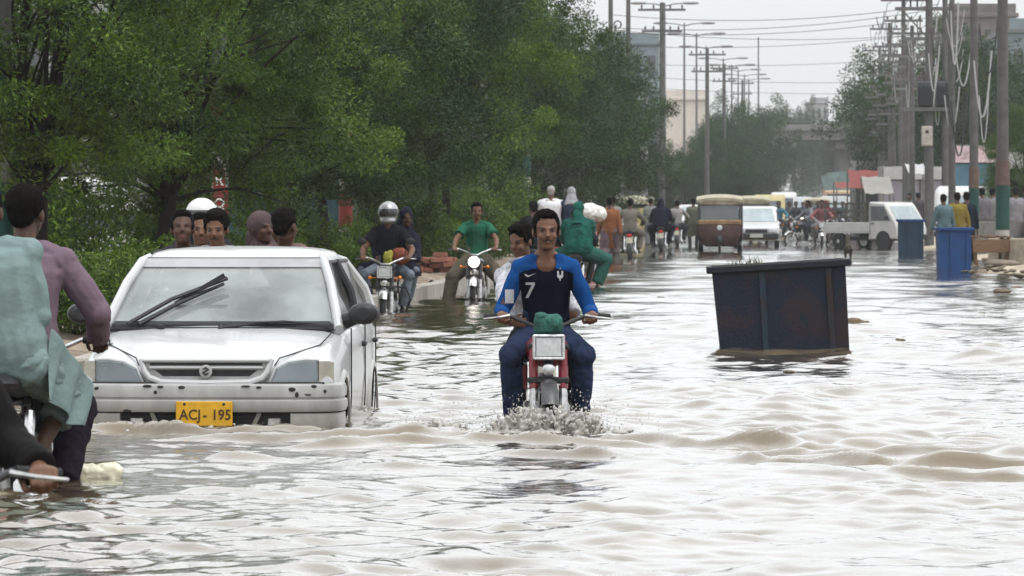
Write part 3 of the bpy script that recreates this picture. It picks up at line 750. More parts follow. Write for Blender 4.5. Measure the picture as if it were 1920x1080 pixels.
parts('leg', wd, cart, [lambda b, x_=x_, y=y: b.box((x_, y, .30), (.06, .06, .62), rot=(0, R(7 * (1 if x_ > 0 else -1)), 0)) for x_ in (-.38, .38) for y in (-.2, .2)])
part('side_board', wd, cart, lambda b: b.box((0, -.27, .42), (.9, .03, .28), bev=.005)); part('shaft', wd, cart, lambda b: b.tube([(-.4, -.2, .6), (-1.0, -.25, .72)], .025, 6))
rk = mat('rubble_stone', (.15, .125, .095), .95, var=.35, vscale=6, bump=.8, bscale=20)
rs = random.Random(3)
def rock(r_, seed):
    b = MB(); b.ell((0, 0, 0), (r_, r_ * .8, r_ * .6), 12, 8)
    Vv = np.array([tuple(v) for v in b.v]); Vv *= (1 + .35 * vnoise(Vv / r_ + seed, 1.3, seed))[:, None]; b.v = [tuple(v) for v in Vv]
    return b.mesh('stone', [rk], 50)
rocks = [rock(.17, k) for k in range(5)]
for i in range(34):
    D = rs.uniform(98, 135); px = rs.uniform(1800, 1925); xx = xa(px, D)
    if xx < 9.3 + ROAD * (D - 120): continue
    o_ = link(bpy.data.objects.new('rubble_stone', rs.choice(rocks))); o_.location = (xx, D, .06 + rs.uniform(-.02, .05)); o_.scale = (rs.uniform(.25, .8), rs.uniform(.25, .8), rs.uniform(.15, .4)); o_.rotation_euler = (rs.uniform(-.3, .3), rs.uniform(-.3, .3), rs.uniform(0, 6))
    tag(o_, 'lump of rubble lying on the sandy bank at the right edge', 'stone', 'rubble on the right bank')
o_ = link(bpy.data.objects.new('stone_slab', rocks[0])); o_.location = (xa(1876, 119), 119, .10); o_.scale = (2.6, 2.0, 1.2); tag(o_, 'large flat brown stone at the foot of the nearest banded pole', 'stone')

def building(label, px0, px1, D, ztop, depth, m_, floors=3, cols=4, roof_m=None, name='building', winm=None, yaw=None):
    x0, x1 = xa(px0, D), xa(px1, D); wd_ = x1 - x0
    T = thing(name, label, 'building', ((x0 + x1) / 2, D, 0), 0 if yaw is None else yaw)
    part('walls', m_, T, lambda b: b.box((0, depth / 2, ztop / 2 - .2), (wd_, depth, ztop + .4), bev=.03))
    rf_ = part('roof', roof_m or m_, T, lambda b: b.box((0, depth / 2, ztop + .12), (wd_ + .3, depth + .3, .25), bev=.03))
    part('parapet', m_, rf_, lambda b: b.box((0, .08, ztop + .5), (wd_, .16, .6), bev=.02))
    fh = ztop / max(floors, 1)
    for f in range(floors):
        for c_ in range(cols):
            xx = -wd_ / 2 + (c_ + .5) * wd_ / cols; zz = f * fh + fh * .55
            wn = part('window', winm or mat('dark_window', (.05, .055, .06), .25, spec=.7), T, lambda b: b.box((xx, -.01, zz), (wd_ / cols * .5, .06, fh * .42)))
            part('sill', m_, wn, lambda b: b.box((xx, -.06, zz - fh * .24), (wd_ / cols * .6, .14, .08)))
    return T
beige = mat('beige_render', (.52, .47, .42), .85, var=.1, vscale=.8); greyb = mat('grey_render', (.30, .30, .31), .85, var=.15, vscale=.6); blueb = mat('blue_grey_render', (.16, .195, .215), .85, var=.15, vscale=.6); brownb = mat('brown_render', (.14, .125, .12), .85, var=.2, vscale=.5)
building('pale beige building seen between the left lamp posts', 1205, 1325, 430, za(188, 430), 12, beige, 0, 0)
building('blue grey block rising behind the far green tree', 1120, 1236, 380, za(84, 380), 14, blueb, 4, 4)
building('small grey tower block far beyond the overpass', 1519, 1553, 760, za(194, 760), 14, greyb, 5, 3)
building('brown building with rows of windows at the upper right behind the trees', 1778, 1905, 330, za(32, 330), 15, brownb, 4, 6)
building('grey building with blue band roof at the right picture edge', 1893, 2060, 300, za(62, 300), 14, blueb, 3, 5, mat('dark_roof', (.12, .13, .14), .7))
# shop row on the right
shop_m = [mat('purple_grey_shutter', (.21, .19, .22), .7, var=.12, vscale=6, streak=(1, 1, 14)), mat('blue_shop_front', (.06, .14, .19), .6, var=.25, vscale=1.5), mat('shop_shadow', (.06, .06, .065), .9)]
def shop(label, px0, px1, D, ztop, front, fascia, awn=None, name='shop'):
    x0, x1 = xa(px0, D), xa(px1, D); wd_ = x1 - x0
    T = thing(name, label, 'shop', ((x0 + x1) / 2, D, 0), HEAD_AWAY * .5)
    part('walls', wallm, T, lambda b: b.box((0, 2.6, ztop / 2), (wd_, 5, ztop), bev=.02))
    ns = max(1, int(wd_ / 1.3))
    for k in range(ns): part('shutter', front, T, lambda b: b.box((-wd_ / 2 + (k + .5) * wd_ / ns, .04, ztop * .40), (wd_ / ns * .93, .12, ztop * .8)))
    part('sign_board', fascia, T, lambda b: b.box((0, -.03, ztop * .90), (wd_ * .98, .14, ztop * .17), bev=.01))
    if awn: part('awning', awn, T, lambda b: b.prism([(-1.5, ztop * .72), (0, ztop * .83), (0, ztop * .86), (-1.5, ztop * .75)], -wd_ / 2, wd_ / 2, 'x'))
    return T
white_p = mat('faded_white_board', (.36, .355, .355), .7, var=.15, vscale=3); pink_p = mat('pink_white_board', (.50, .38, .40), .7, var=.35, vscale=5); red_p = mat('red_awning', (.16, .034, .03), .8, var=.25, vscale=4)
shop('grey shuttered shop with white fascia behind the pickup', 1655, 1795, 235, za(312, 235), shop_m[0], white_p)
shop('blue shop front with pink and white sign boards between the right poles', 1780, 1885, 215, za(272, 215), shop_m[1], pink_p)
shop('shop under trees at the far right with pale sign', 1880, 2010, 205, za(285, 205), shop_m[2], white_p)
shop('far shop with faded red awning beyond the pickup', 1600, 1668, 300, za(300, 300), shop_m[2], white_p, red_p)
# market canopies
def canopy(label, px0, px1, D, py_lo, py_hi, m_):
    x0, x1 = xa(px0, D), xa(px1, D); T = thing('market_canopy', label, 'canopy', ((x0 + x1) / 2, D, 0), 0, 'market canopies'); zl, zh = za(py_lo, D), za(py_hi, D); wd_ = x1 - x0
    part('sheet', m_, T, lambda b: b.loft([[Vector((-wd_ / 2 + wd_ * u_, v * 2.4 - 1.2, zl + (zh - zl) * v - .05 * math.sin(PI * u_ * 2) ** 2)) for u_ in np.linspace(0, 1, 9)] for v in (0, .5, 1)], cap=False, closed=False))
    parts('pole', POLE, T, [lambda b, x_=x_, y=y, z=z: b.tube([(x_, y, 0), (x_, y, z)], .03, 6) for x_ in (-wd_ / 2, wd_ / 2) for y, z in ((-1.2, zl), (1.2, zh))])
canopy('sloping faded red canopy above the pickup rack', 1592, 1660, 240, 352, 318, red_p)
canopy('pale canopy sheet to the right of the red canopy', 1618, 1672, 228, 362, 330, mat('grey_canvas', (.24, .23, .21), .9, var=.15))
canopy('white cloth canopy behind the transformer poles', 1700, 1735, 222, 325, 306, white_p)
canopy('small red stall canopy behind the crowd of bikes', 1566, 1600, 262, 352, 340, red_p)

# far and right-hand trees
G_R = 'trees behind the right-hand poles'
for i, (px, D, pt, sc, lab) in enumerate(((1700, 300, 100, 1.25, 'hazy tree behind the cluster of distant right poles'), (1790, 270, 45, 1.3, 'hazy tree behind the transformer'), (1860, 250, 70, 1.2, 'tree between the two banded poles'), (1935, 160, 190, .9, 'bright leafy tree at the right picture edge'), (1700, 380, 135, 1.3, 'distant tree behind the market canopies'))):
    hgt = za(pt, D); base = 8.0; s_ = hgt / base
    tree('c2' if px < 1900 else 'a2', 'roadside_tree', lab, (xa(px, D), D, .05), i * 1.7, s_ * (1.0 if px != 1935 else 1.3), s_ * (1 if px != 1935 else 1.3), group=G_R)
G_F = 'distant trees along the left of the road'
for i, (px, D, pt, wk, lab) in enumerate(((1285, 330, 268, .75, 'small dusty tree under the beige building'), (1330, 350, 225, .7, 'distant tree just right of the lamp row'), (1362, 400, 195, .75, 'distant tree with tall crown below the lamp row'), (1402, 440, 178, .85, 'distant tall tree left of the overpass'), (1448, 560, 185, .8, 'distant tree behind the left overpass end'), (1505, 640, 186, .42, 'single dark tree on the skyline beyond the overpass'), (1235, 300, 262, .7, 'low tree behind the line of lamp posts'),
                                              (1600, 600, 190, .8, 'dim tree beyond the right end of the overpass'), (1385, 330, 285, .7, 'low leafy tree over the rickshaw queue'), (1560, 700, 215, .9, 'low tree line on the skyline right of the grey tower'))):
    hgt = za(pt, D); s_ = hgt / 8.0
    tree('c2', 'distant_tree', lab, (xa(px, D), D, 0), i * 2.1, s_ * wk, s_, group=G_F)

# ---- overpass
D = 500; OV = thing('overpass', 'concrete road overpass crossing the end of the street', 'bridge', (xa(1515, D), D, 0), .12)
ovc = mat('bridge_concrete', (.16, .155, .15), .9, var=.15, vscale=.5)
zb, zt = za(268, D), za(240, D)
part('deck', ovc, OV, lambda b: b.box((0, 3, (zb + zt) / 2 + .1), (60, 9, (zt - zb) * .8), bev=.05))
part('parapet', ovc, OV, lambda b: b.box((0, -1.7, zt), (60, .35, .55), bev=.03))
for x_ in (-11, -4.2, 3.6, 11): 
    pr = part('pier', ovc, OV, lambda b: b.box((x_, 2.5, zb / 2), (1.1, 2.2, zb + .6), bev=.08)); part('pier_cap', ovc, pr, lambda b: b.box((x_, 2.5, zb - .25), (2.4, 6, .6), bev=.06))
part('railing', POLE, OV, lambda b: b.box((0, -1.7, zt + .55), (60, .06, .07)))

# ---- beyond the median on the left: wall with painted panel, shops, parked vehicles
teal = mat('painted_teal_wall', (.028, .075, .088), .75, var=.35, vscale=1.2)
T = thing('painted_wall', 'teal painted wall with dark swirling letters behind the trees', 'wall', (xa(520, 118), 118, 0), 0)
part('wall_body', teal, T, lambda b: b.box((0, 0, 1.1), (3.2, .25, 3.0), bev=.01))
ink = mat('dark_wall_lettering', (.015, .02, .03), .8)
rs = random.Random(12)
for k, (x_, z_) in enumerate(((-.95, 1.45), (-.55, 1.30), (-.15, 1.5), (.25, 1.35), (.6, 1.5), (-.7, .95), (-.2, .9), (.35, 1.0))):
    pts = [(x_ + .22 * (t - .5) * 2 + .05 * math.sin(t * 9 + k), -.135, z_ + .13 * math.sin(t * PI * 1.4 + k) + .05 * math.sin(t * 7)) for t in np.linspace(0, 1, 12)]
    part('painted_letter', ink, T, lambda b: (b.tube(pts, [.02 + .03 * math.sin(PI * t) for t in np.linspace(0, 1, 12)], 6, flat=.3), b.ell((x_ + .05, -.135, z_ + .24), (.03, .012, .03), 8, 6)))
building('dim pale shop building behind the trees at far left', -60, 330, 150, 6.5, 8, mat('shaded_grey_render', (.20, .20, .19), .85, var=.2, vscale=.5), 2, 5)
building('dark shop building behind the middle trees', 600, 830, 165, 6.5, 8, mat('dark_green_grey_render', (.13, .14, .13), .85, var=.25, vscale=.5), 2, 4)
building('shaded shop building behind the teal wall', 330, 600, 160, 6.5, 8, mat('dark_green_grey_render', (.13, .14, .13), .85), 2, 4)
building('grey building behind the rider in green t-shirt', 830, 1010, 215, 6.5, 8, greyb, 2, 4)
building('grey building behind the cart passengers', 1000, 1215, 270, 6.0, 8, greyb, 2, 4)
# ================================================================== PEOPLE
SKIN = [mat('skin_brown', (0.128, 0.060, 0.034), 0.55, var=0.14, vscale=16, bump=0.15, bscale=120, spec=0.35),
        mat('skin_dark_brown', (0.066, 0.031, 0.019), 0.55, var=0.14, vscale=16, bump=0.15, bscale=120, spec=0.35),
        mat('skin_tan', (0.20, 0.10, 0.062), 0.55, var=0.12, vscale=16, bump=0.15, bscale=120, spec=0.35)]
HAIR = mat('black_hair', (0.006, 0.005, 0.0045), 0.8, var=0.5, vscale=60, bump=0.6, bscale=160, spec=0.04)
HAIR_G = mat('grey_hair', (0.30, 0.29, 0.28), 0.6, var=0.3, vscale=50, bump=0.6, bscale=120)
FACE_DARK = mat('brow_and_eye_dark', (0.018, 0.012, 0.010), 0.6)
LIPS = mat('lips', (0.12, 0.045, 0.036), 0.5)
SHOE = mat('black_shoe', (0.02, 0.02, 0.02), 0.5)

def ik(a, c, l1, l2, pole):
    a, c = Vector(a), Vector(c); d = c - a; L = min(d.length, (l1 + l2) * 0.999); dn = d.normalized()
    x = (l1 * l1 - l2 * l2 + L * L) / (2 * L); h_ = math.sqrt(max(0, l1 * l1 - x * x))
    p_ = Vector(pole); p_ = p_ - dn * p_.dot(dn)
    p_ = p_.normalized() if p_.length > 1e-4 else Vector((0, 1, 0))
    return a + dn * x + p_ * h_, a + dn * L

def hand(b, wr, d, nrm, side, curl=0.6, k=1.0, fr=0.0088):
    d = d.normalized(); nrm = (nrm - d * nrm.dot(d)).normalized(); t = d.cross(nrm) * side
    rings = []
    for s, wd, th in ((-.02, .026, .020), (.0, .028, .019), (.03, .038, .018), (.065, .042, .017), (.092, .040, .013)):
        rings.append(ering(wr + d * (s * k), t, nrm, wd * k, th * k, 10))
    b.loft(rings)
    for i, kl in enumerate((.93, 1.05, .98, .78)):
        p = wr + d * (.085 * k) + t * ((.031 - .0205 * i) * k); q = d.copy(); pts = [p]
        for L, an in ((.044, 38), (.028, 58), (.021, 42)):
            an = R(an * curl); ax = q.cross(nrm if abs(q.dot(nrm)) < .99 else -d)
            q = (Quaternion(d.cross(nrm).normalized(), an) @ q); p = p + q * (L * kl * k); pts.append(p)
        b.tube(pts, [fr * k * 1.08, fr * k, fr * k * .95, fr * k * .78], 7)
    p0 = wr + d * (.018 * k) + t * (.024 * k); p1 = p0 + (d * .6 + t * .75 + nrm * .25).normalized() * (.042 * k)
    p2 = p1 + (d * .9 + t * (.35 - .35 * curl) + nrm * (.2 + .5 * curl)).normalized() * (.034 * k)
    p3 = p2 + (d * .9 - t * (.25 * curl) + nrm * (.3 + .5 * curl)).normalized() * (.026 * k)
    b.tube([p0, p1, p2, p3], [.014 * k, .0115 * k, .0102 * k, .008 * k], 7)

def person(label, loc, rz, pel=(0, 0, .93), lean=2.0, side=0.0, twist=0.0, hands=((-.26, .08, .80), (.26, .08, .80)),
           feet=((-.10, -.02, .0), (.10, .06, .0)), head=(0, 0), h=1.70, top=None, bottom=None, skin=0, hair='short', hair_m=None,
           q=0.012, curl=0.5, palm=None, kpole=((-.25, 1, 0), (.25, 1, 0)), epole=((-1, -.6, -.3), (1, -.6, -.3)), shoes=True,
           face=True, group=None, extra=None, stache=False, foot_dir=None, fdir=None, matfn=None, name='person', beard=False, bulk=1.0):
    """top: dict(kind, m, sleeve 0..1); bottom: dict(m, loose). Faces local +Y; x- is the left side."""
    s = h / 1.70
    T = thing(name, label, 'person', loc, rz, group)
    P = Vector(pel); up = Vector((0, 0, 1))
    dr = Vector((math.sin(R(side)), math.sin(R(lean)), math.cos(R(lean)) * math.cos(R(side)))).normalized()
    X = Quaternion(up, R(twist)) @ Vector((1, 0, 0)); X = (X - dr * X.dot(dr)).normalized(); Yf = dr.cross(X) * -1
    if Yf.y < 0: Yf = -Yf
    NB = P + dr * (.50 * s) + Yf * (-.0)
    sh = [NB - dr * (.072 * s) + X * (sx_ * .170 * s * bulk) for sx_ in (-1, 1)]
    hip = [P + Vector((sx_ * .088 * s, 0, -.03 * s)) for sx_ in (-1, 1)]
    el, wr, kn, an = [None] * 2, [None] * 2, [None] * 2, [None] * 2
    for i in (0, 1):
        el[i], wr[i] = ik(sh[i], hands[i], .285 * s, .255 * s, epole[i])
        f = Vector(feet[i]) + Vector((0, 0, .085 * s)); kn[i], an[i] = ik(hip[i], f, .43 * s, .42 * s, kpole[i])
    hy, hp = R(head[0]), R(head[1])
    HM = Euler((-hp, 0, hy), 'XYZ').to_matrix()
    dh = (dr * .45 + up * .55).normalized()
    HC = NB + dh * (.152 * s) + Vector((0, .02, 0)) * s + HM @ Vector((0, .012, 0))
    def hl(x, y, z): return HC + HM @ (Vector((x, y, z)) * s)
    # ---- body, one skin
    b = MB()
    spine = lambda t: P.lerp(NB, t) + Yf * (-.028 * s * math.sin(t * PI))
    tors = ((-.16, .10, .085), (-.06, .150, .105), (.08, .155, .108), (.32, .136, .095), (.55, .150, .105), (.75, .168, .112), (.90, .155, .092), (.97, .10, .07))
    b.loft([ering(spine(t), X, Yf, a * s * .93 * bulk, d * s * .93 * bulk) for t, a, d in tors])
    b.tube([NB - dr * .05 * s, NB + dh * .05 * s, hl(0, -.015, -.05)], [.066 * s, .052 * s, .052 * s], 10)
    b.ell(hl(0, -.012, .030), (.075 * s, .094 * s, .086 * s), 16, 10, M=HM)
    b.ell(hl(0, .026, -.030), (.060 * s, .064 * s, .084 * s), 14, 10, M=HM)
    b.ell(hl(0, .058, -.088), (.032 * s, .030 * s, .024 * s), 10, 8, M=HM)
    if face:
        b.tube([hl(0, .083, .016), hl(0, .098, -.012), hl(0, .108, -.030)], [.009 * s, .011 * s, .015 * s], 8)
        b.ell(hl(0, .076, .022), (.050 * s, .016 * s, .010 * s), 10, 6, M=HM)
        b.ell(hl(0, .080, -.064), (.024 * s, .012 * s, .010 * s), 10, 6, M=HM)
        for k in (-1, 1):
            b.ell(hl(k * .034, .060, -.028), (.026 * s, .025 * s, .024 * s), 8, 6, M=HM)
            b.ell(hl(k * .078, -.006, -.008), (.011 * s, .024 * s, .033 * s), 8, 6, M=HM)
    for i, sg in ((0, -1), (1, 1)):
        b.tube([NB + dh * .03 * s, NB.lerp(sh[i], .5) + dh * .012 * s, sh[i]], [.03 * s, .034 * s, .042 * s], 8)
        b.tube([spine(.82), sh[i], sh[i].lerp(el[i], .5), el[i], el[i].lerp(wr[i], .3), el[i].lerp(wr[i], .75), wr[i]],
               [.06 * s, .054 * s, .046 * s, .038 * s, .041 * s, .031 * s, .026 * s], 10)
        b.ell(el[i], .040 * s, 10, 8); b.ell(kn[i], .050 * s, 10, 8)
        fd = (wr[i] - el[i]).normalized(); 
        if fdir is not None and fdir[i] is not None: fd = Vector(fdir[i]).normalized()
        pn = Vector(palm[i]) if palm is not None else Vector((-sg, 0.1, -.2))
        hand(b, wr[i] + fd * .012 * s, fd, pn, sg, curl, s * 1.02, max(.0088, q * .78))
        b.tube([P + Vector((sg * .05 * s, 0, 0)), hip[i], hip[i].lerp(kn[i], .45), kn[i], kn[i].lerp(an[i], .28), kn[i].lerp(an[i], .7), an[i]],
               [.085 * s, .082 * s, .068 * s, .048 * s, .048 * s, .036 * s, .031 * s], 10)
        fo = Vector(foot_dir[i]).normalized() if foot_dir else Vector((sg * .22, 1, 0)).normalized()
        a0 = an[i] + Vector((0, 0, -.05 * s))
        b.loft([ering(a0 - fo * .055 * s, fo.cross(up), up, .026 * s, .026 * s, 8), ering(a0, fo.cross(up), up, .034 * s, .042 * s, 8),
                ering(a0 + fo * .09 * s - up * .008 * s, fo.cross(up), up, .042 * s, .028 * s, 8), ering(a0 + fo * .16 * s - up * .016 * s, fo.cross(up), up, .040 * s, .018 * s, 8),
                ering(a0 + fo * .19 * s - up * .02 * s, fo.cross(up), up, .025 * s, .010 * s, 8)])
    body = remesh(b, q, 3 if q < .01 else 2)
    for m_ in (SKIN[skin], FACE_DARK, LIPS, SHOE): body.materials.append(m_)
    n_ = len(body.polygons); cen = np.empty(n_ * 3, np.float32); body.polygons.foreach_get('center', cen); cen = cen.reshape(-1, 3)
    HMi = np.array(HM.inverted()); Lc = (cen - np.array(HC)) @ HMi.T / s
    idx = np.zeros(n_, np.int32); fr_ = Lc[:, 1] > .045
    ax_ = np.abs(Lc[:, 0]); z_ = Lc[:, 2]
    idx[fr_ & (((ax_ - .033) / .020) ** 2 + ((z_ - .025) / .0048) ** 2 < 1)] = 1
    idx[fr_ & (((ax_ - .032) / .013) ** 2 + ((z_ - .004) / .0048) ** 2 < 1)] = 1
    idx[fr_ & ((ax_ / .024) ** 2 + ((z_ + .066) / .008) ** 2 < 1)] = 2
    if stache: idx[(Lc[:, 1] > .06) & ((ax_ / .032) ** 2 + ((z_ + .049 + ax_ * .2) / .0065) ** 2 < 1)] = 1
    if beard: idx[(Lc[:, 1] > -.01) & (z_ < -.045) & (z_ > -.125) & ((ax_ > .03) | (z_ < -.078))] = 1
    if shoes:
        for i in (0, 1):
            dd = np.linalg.norm(cen - np.array(an[i]), axis=1); idx[(dd < .27 * s) & (cen[:, 2] < an[i].z - .005)] = 3
    body.polygons.foreach_set('material_index', idx)
    link(bpy.data.objects.new('body', body), T)
    qc = max(q, .009)
    # ---- trousers
    if bottom:
        lo = bottom.get('loose', 0.0); c_ = MB()
        c_.loft([ering(spine(t), X, Yf, (a + .012) * s * bulk, (d + .012) * s * bulk) for t, a, d in tors[:4]])
        for i in (0, 1):
            cut = bottom.get('len', .97); e_ = kn[i].lerp(an[i], cut)
            c_.tube([P, hip[i], hip[i].lerp(kn[i], .5), kn[i], kn[i].lerp(e_, .4), e_],
                    [.105 * s, (.102 + lo * .02) * s, (.088 + lo * .05) * s, (.068 + lo * .05) * s, (.062 + lo * .05) * s, (.056 + lo * .045) * s], 12)
            c_.ell(kn[i], (.071 + lo * .05) * s, 12, 10); c_.ell(hip[i], (.104 + lo * .02) * s, 12, 10)
        me_ = remesh(c_, qc, 2, .020 if q < .01 else .014, 13, 3); me_.materials.append(bottom['m'])
        link(bpy.data.objects.new('trousers', me_), T)
    # ---- shirt, kurta or jersey
    if top:
        kd = top.get('kind', 'shirt'); sl = top.get('sleeve', 1.0); pad = .016 if kd != 'kurta' else .026; c_ = MB()
        rr_ = tors[:7] if kd != 'vest' else tors[1:7]
        c_.loft([ering(spine(t), X, Yf, (a + pad) * s * bulk, (d + pad) * s * bulk) for t, a, d in tors[:1 + 6]] + [ering(spine(.95), X, Yf, .088 * s, .078 * s)])
        for i in (0, 1):
            fac = .001 if kd == 'jersey' else .016
            pts = [spine(.80), sh[i], sh[i].lerp(el[i], .5), el[i]]; rd = [.075, .056 + fac, .053 + fac, .046 + fac]
            if sl > .6: pts += [el[i].lerp(wr[i], .45), el[i].lerp(wr[i], sl)]; rd += [.044 + fac, .036 + fac]
            else: pts = pts[:2] + [sh[i].lerp(el[i], .45), sh[i].lerp(el[i], sl + .25)]; rd = [.075, .058 + fac, .060 + fac, .064 + fac]
            c_.tube([NB - dr * .02 * s, NB.lerp(sh[i], .5) + dh * .004 * s, sh[i]], [.055 * s, (.048 + fac) * s, (.052 + fac) * s], 10)
            c_.tube(pts, [x * s for x in rd], 12)
            if sl > .6: c_.ell(el[i], (.049 + fac) * s, 12, 10)
            c_.ell(sh[i], (.054 + fac) * s, 12, 10)
            if kd == 'kurta':
                e_ = kn[i].lerp(an[i], top.get('hem', .25))
                c_.tube([P, hip[i], hip[i].lerp(kn[i], .5), kn[i], e_], [.14 * s, .122 * s, .108 * s, .095 * s, .110 * s], 12)
        if kd == 'kurta':
            mk = (kn[0] + kn[1]) / 2
            if (kn[0] - kn[1]).length < .45: c_.tube([P, (hip[0] + hip[1]) / 2, mk], [.14 * s, .13 * s, .12 * s], 12)
        me_ = remesh(c_, qc, 2, .015 if q < .01 else .014, 7.5, 5, wdir=(1.6, 1.6, .5))
        ms = top['m'] if isinstance(top['m'], (list, tuple)) else [top['m']]
        for m_ in ms: me_.materials.append(m_)
        if matfn:
            nn_ = len(me_.polygons); cc = np.empty(nn_ * 3, np.float32); me_.polygons.foreach_get('center', cc); cc = cc.reshape(-1, 3)
            mi_ = matfn(cc, dict(sh=sh, el=el, wr=wr, NB=NB, P=P, Yf=Yf, dr=dr)).astype(np.int32); me_.polygons.foreach_set('material_index', np.where(mi_ > 8, 0, mi_))
            if (mi_ > 8).any():          # an open neckline
                bm = bmesh.new(); bm.from_mesh(me_); bm.faces.ensure_lookup_table(); bmesh.ops.delete(bm, geom=[bm.faces[i] for i in np.nonzero(mi_ > 8)[0]], context='FACES'); bm.to_mesh(me_); bm.free()
        T_top = link(bpy.data.objects.new({'kurta': 'kurta', 'jersey': 'jersey'}.get(kd, 'shirt'), me_), T)
    # ---- hair and headgear
    if hair in ('short', 'full'):
        c_ = MB(); k = 1.08 if hair == 'full' else 1.0
        c_.ell(hl(0, -.030, .052), (.084 * s * k, .092 * s * k, .084 * s * k), 16, 10, M=HM)
        c_.ell(hl(0, .028, .104), (.064 * s * k, .046 * s * k, .030 * s * k), 12, 8, M=HM)
        c_.ell(hl(0, -.065, -.005), (.066 * s, .048 * s, .06 * s), 12, 8, M=HM)
        for kx in (-1, 1): c_.ell(hl(kx * .070, .012, .022), (.012 * s, .024 * s, .032 * s), 8, 6, M=HM)
        me_ = remesh(c_, max(.006, q * .8), 2, .014, 38, 8); me_.materials.append(hair_m or HAIR)
        link(bpy.data.objects.new('hair', me_), T)
    elif hair == 'helmet':
        shell = hair_m
        c_ = MB(); c_.ell(hl(0, -.005, .035), (.128 * s, .150 * s, .130 * s), 20, 14, M=HM); c_.ell(hl(0, .045, -.075), (.098 * s, .085 * s, .045 * s), 14, 8, M=HM)
        c_.ell(hl(0, -.03, -.04), (.115 * s, .11 * s, .08 * s), 14, 8, M=HM)
        me_ = remesh(c_, .012, 3); me_.materials.append(shell); ho = link(bpy.data.objects.new('helmet', me_), T)
        v_ = MB(); rings = []
        for la in (-24, -10, 4, 18):
            rings.append([hl(.131 * math.sin(R(lo_)) * math.cos(R(la)), -.005 + .156 * math.cos(R(lo_)) * math.cos(R(la)), .028 + .132 * math.sin(R(la))) for lo_ in range(-78, 79, 13)])
        v_.loft(rings, cap=False, closed=False)
        v_.build('visor', mat('helmet_visor', (0.012, 0.013, 0.016), 0.12, spec=.8), ho)
    elif hair in ('scarf', 'hood'):
        c_ = MB(); c_.ell(hl(0, -.022, .030), (.094 * s, .105 * s, .104 * s), 16, 10, M=HM)
        c_.tube([hl(0, -.06, -.02), NB + Yf * -.03, spine(.75) + Yf * -.05 * s], [.09 * s, .13 * s, .16 * s], 14, flat=.75)
        c_.tube([hl(0, .01, -.095), NB + Yf * .02 + dr * -.02, spine(.72) + Yf * .03], [.070 * s, .115 * s, .165 * s], 14, flat=.8)
        if hair == 'hood':
            c_.tube([spine(.80), spine(.45), spine(.05) + Yf * -.03, spine(-.12) + Yf * -.04], [.21 * s, .23 * s, .24 * s, .22 * s], 16, flat=.72)
            for i in (0, 1): c_.tube([sh[i], el[i].lerp(sh[i], .3), el[i]], [.085 * s, .09 * s, .075 * s], 10)
        me_ = remesh(c_, qc, 3, .02, 9, 4); me_.materials.append(hair_m)
        link(bpy.data.objects.new('headscarf', me_), T)
    J = dict(T=T, sh=sh, el=el, wr=wr, kn=kn, an=an, HC=HC, HM=HM, NB=NB, P=P, spine=spine, X=X, Yf=Yf, s=s)
    if extra: extra(J)
    T['_'] = 0; del T['_']
    return J

# seats and grips shared by the motorcycles below (bike frame: forward +Y, ground z = 0)
RIDE = dict(pel=(0, -.16, .86), lean=9, hands=((-.30, .265, 1.00), (.30, .265, 1.00)), feet=((-.19, .10, .27), (.19, .10, .27)),
            kpole=((-.55, 1, .3), (.55, 1, .3)), epole=((-1, -.5, -.45), (1, -.5, -.45)), curl=1.25,
            palm=((0, .35, -1), (0, .35, -1)), fdir=((.12, 1, .02), (-.12, 1, .02)))
PILL = dict(pel=(0, -.50, .89), lean=4, hands=((-.15, -.10, .98), (.15, -.10, .98)), feet=((-.24, -.26, .33), (.24, -.26, .33)),
            kpole=((-.7, 1, .3), (.7, 1, .3)), curl=.7)
WALK = dict(pel=(0, 0, .91), lean=4, feet=((-.10, -.16, 0), (.10, .20, 0)), hands=((-.27, .16, .80), (.27, -.10, .80)))
def pose(base, **kw):
    d = dict(base); d.update(kw); return d
def at_bike(bk, dx=0, dy=0, dz=0):
    """place in the frame of a motorcycle"""
    r_ = bk.rotation_euler.z; v = Vector((dx, dy, dz)); v.rotate(Euler((0, 0, r_)))
    return tuple(Vector(bk.location) + v)
# ================================================================== VEHICLES
def bike_wheel(T, name, y, r=.285, detail=True):
    w_ = part(name, ALU, T, lambda b: (b.lathe((-.05, y, r), (1, 0, 0), [(0, .03), (.01, .055), (.09, .055), (.10, .03)], 14),
              [b.tube([(sx_ * .03, y + .05 * math.cos(a), r + .05 * math.sin(a)), (0, y + (r - .05) * math.cos(a + .18 * (1 if k % 2 else -1)), r + (r - .05) * math.sin(a + .18 * (1 if k % 2 else -1)))], .0028, 4)
               for k in range(18 if detail else 10) for sx_ in ((-1) ** k,) for a in (2 * PI * k / (18 if detail else 10),)]))
    part('tyre', RUBBER, w_, lambda b: torus(b, (0, y, r), (1, 0, 0), r - .035, .036, 30 if detail else 20, 8, 1.05))
    part('rim', CHROME, w_, lambda b: torus(b, (0, y, r), (1, 0, 0), r - .068, .014, 30 if detail else 20, 6, 1.6))
    return w_

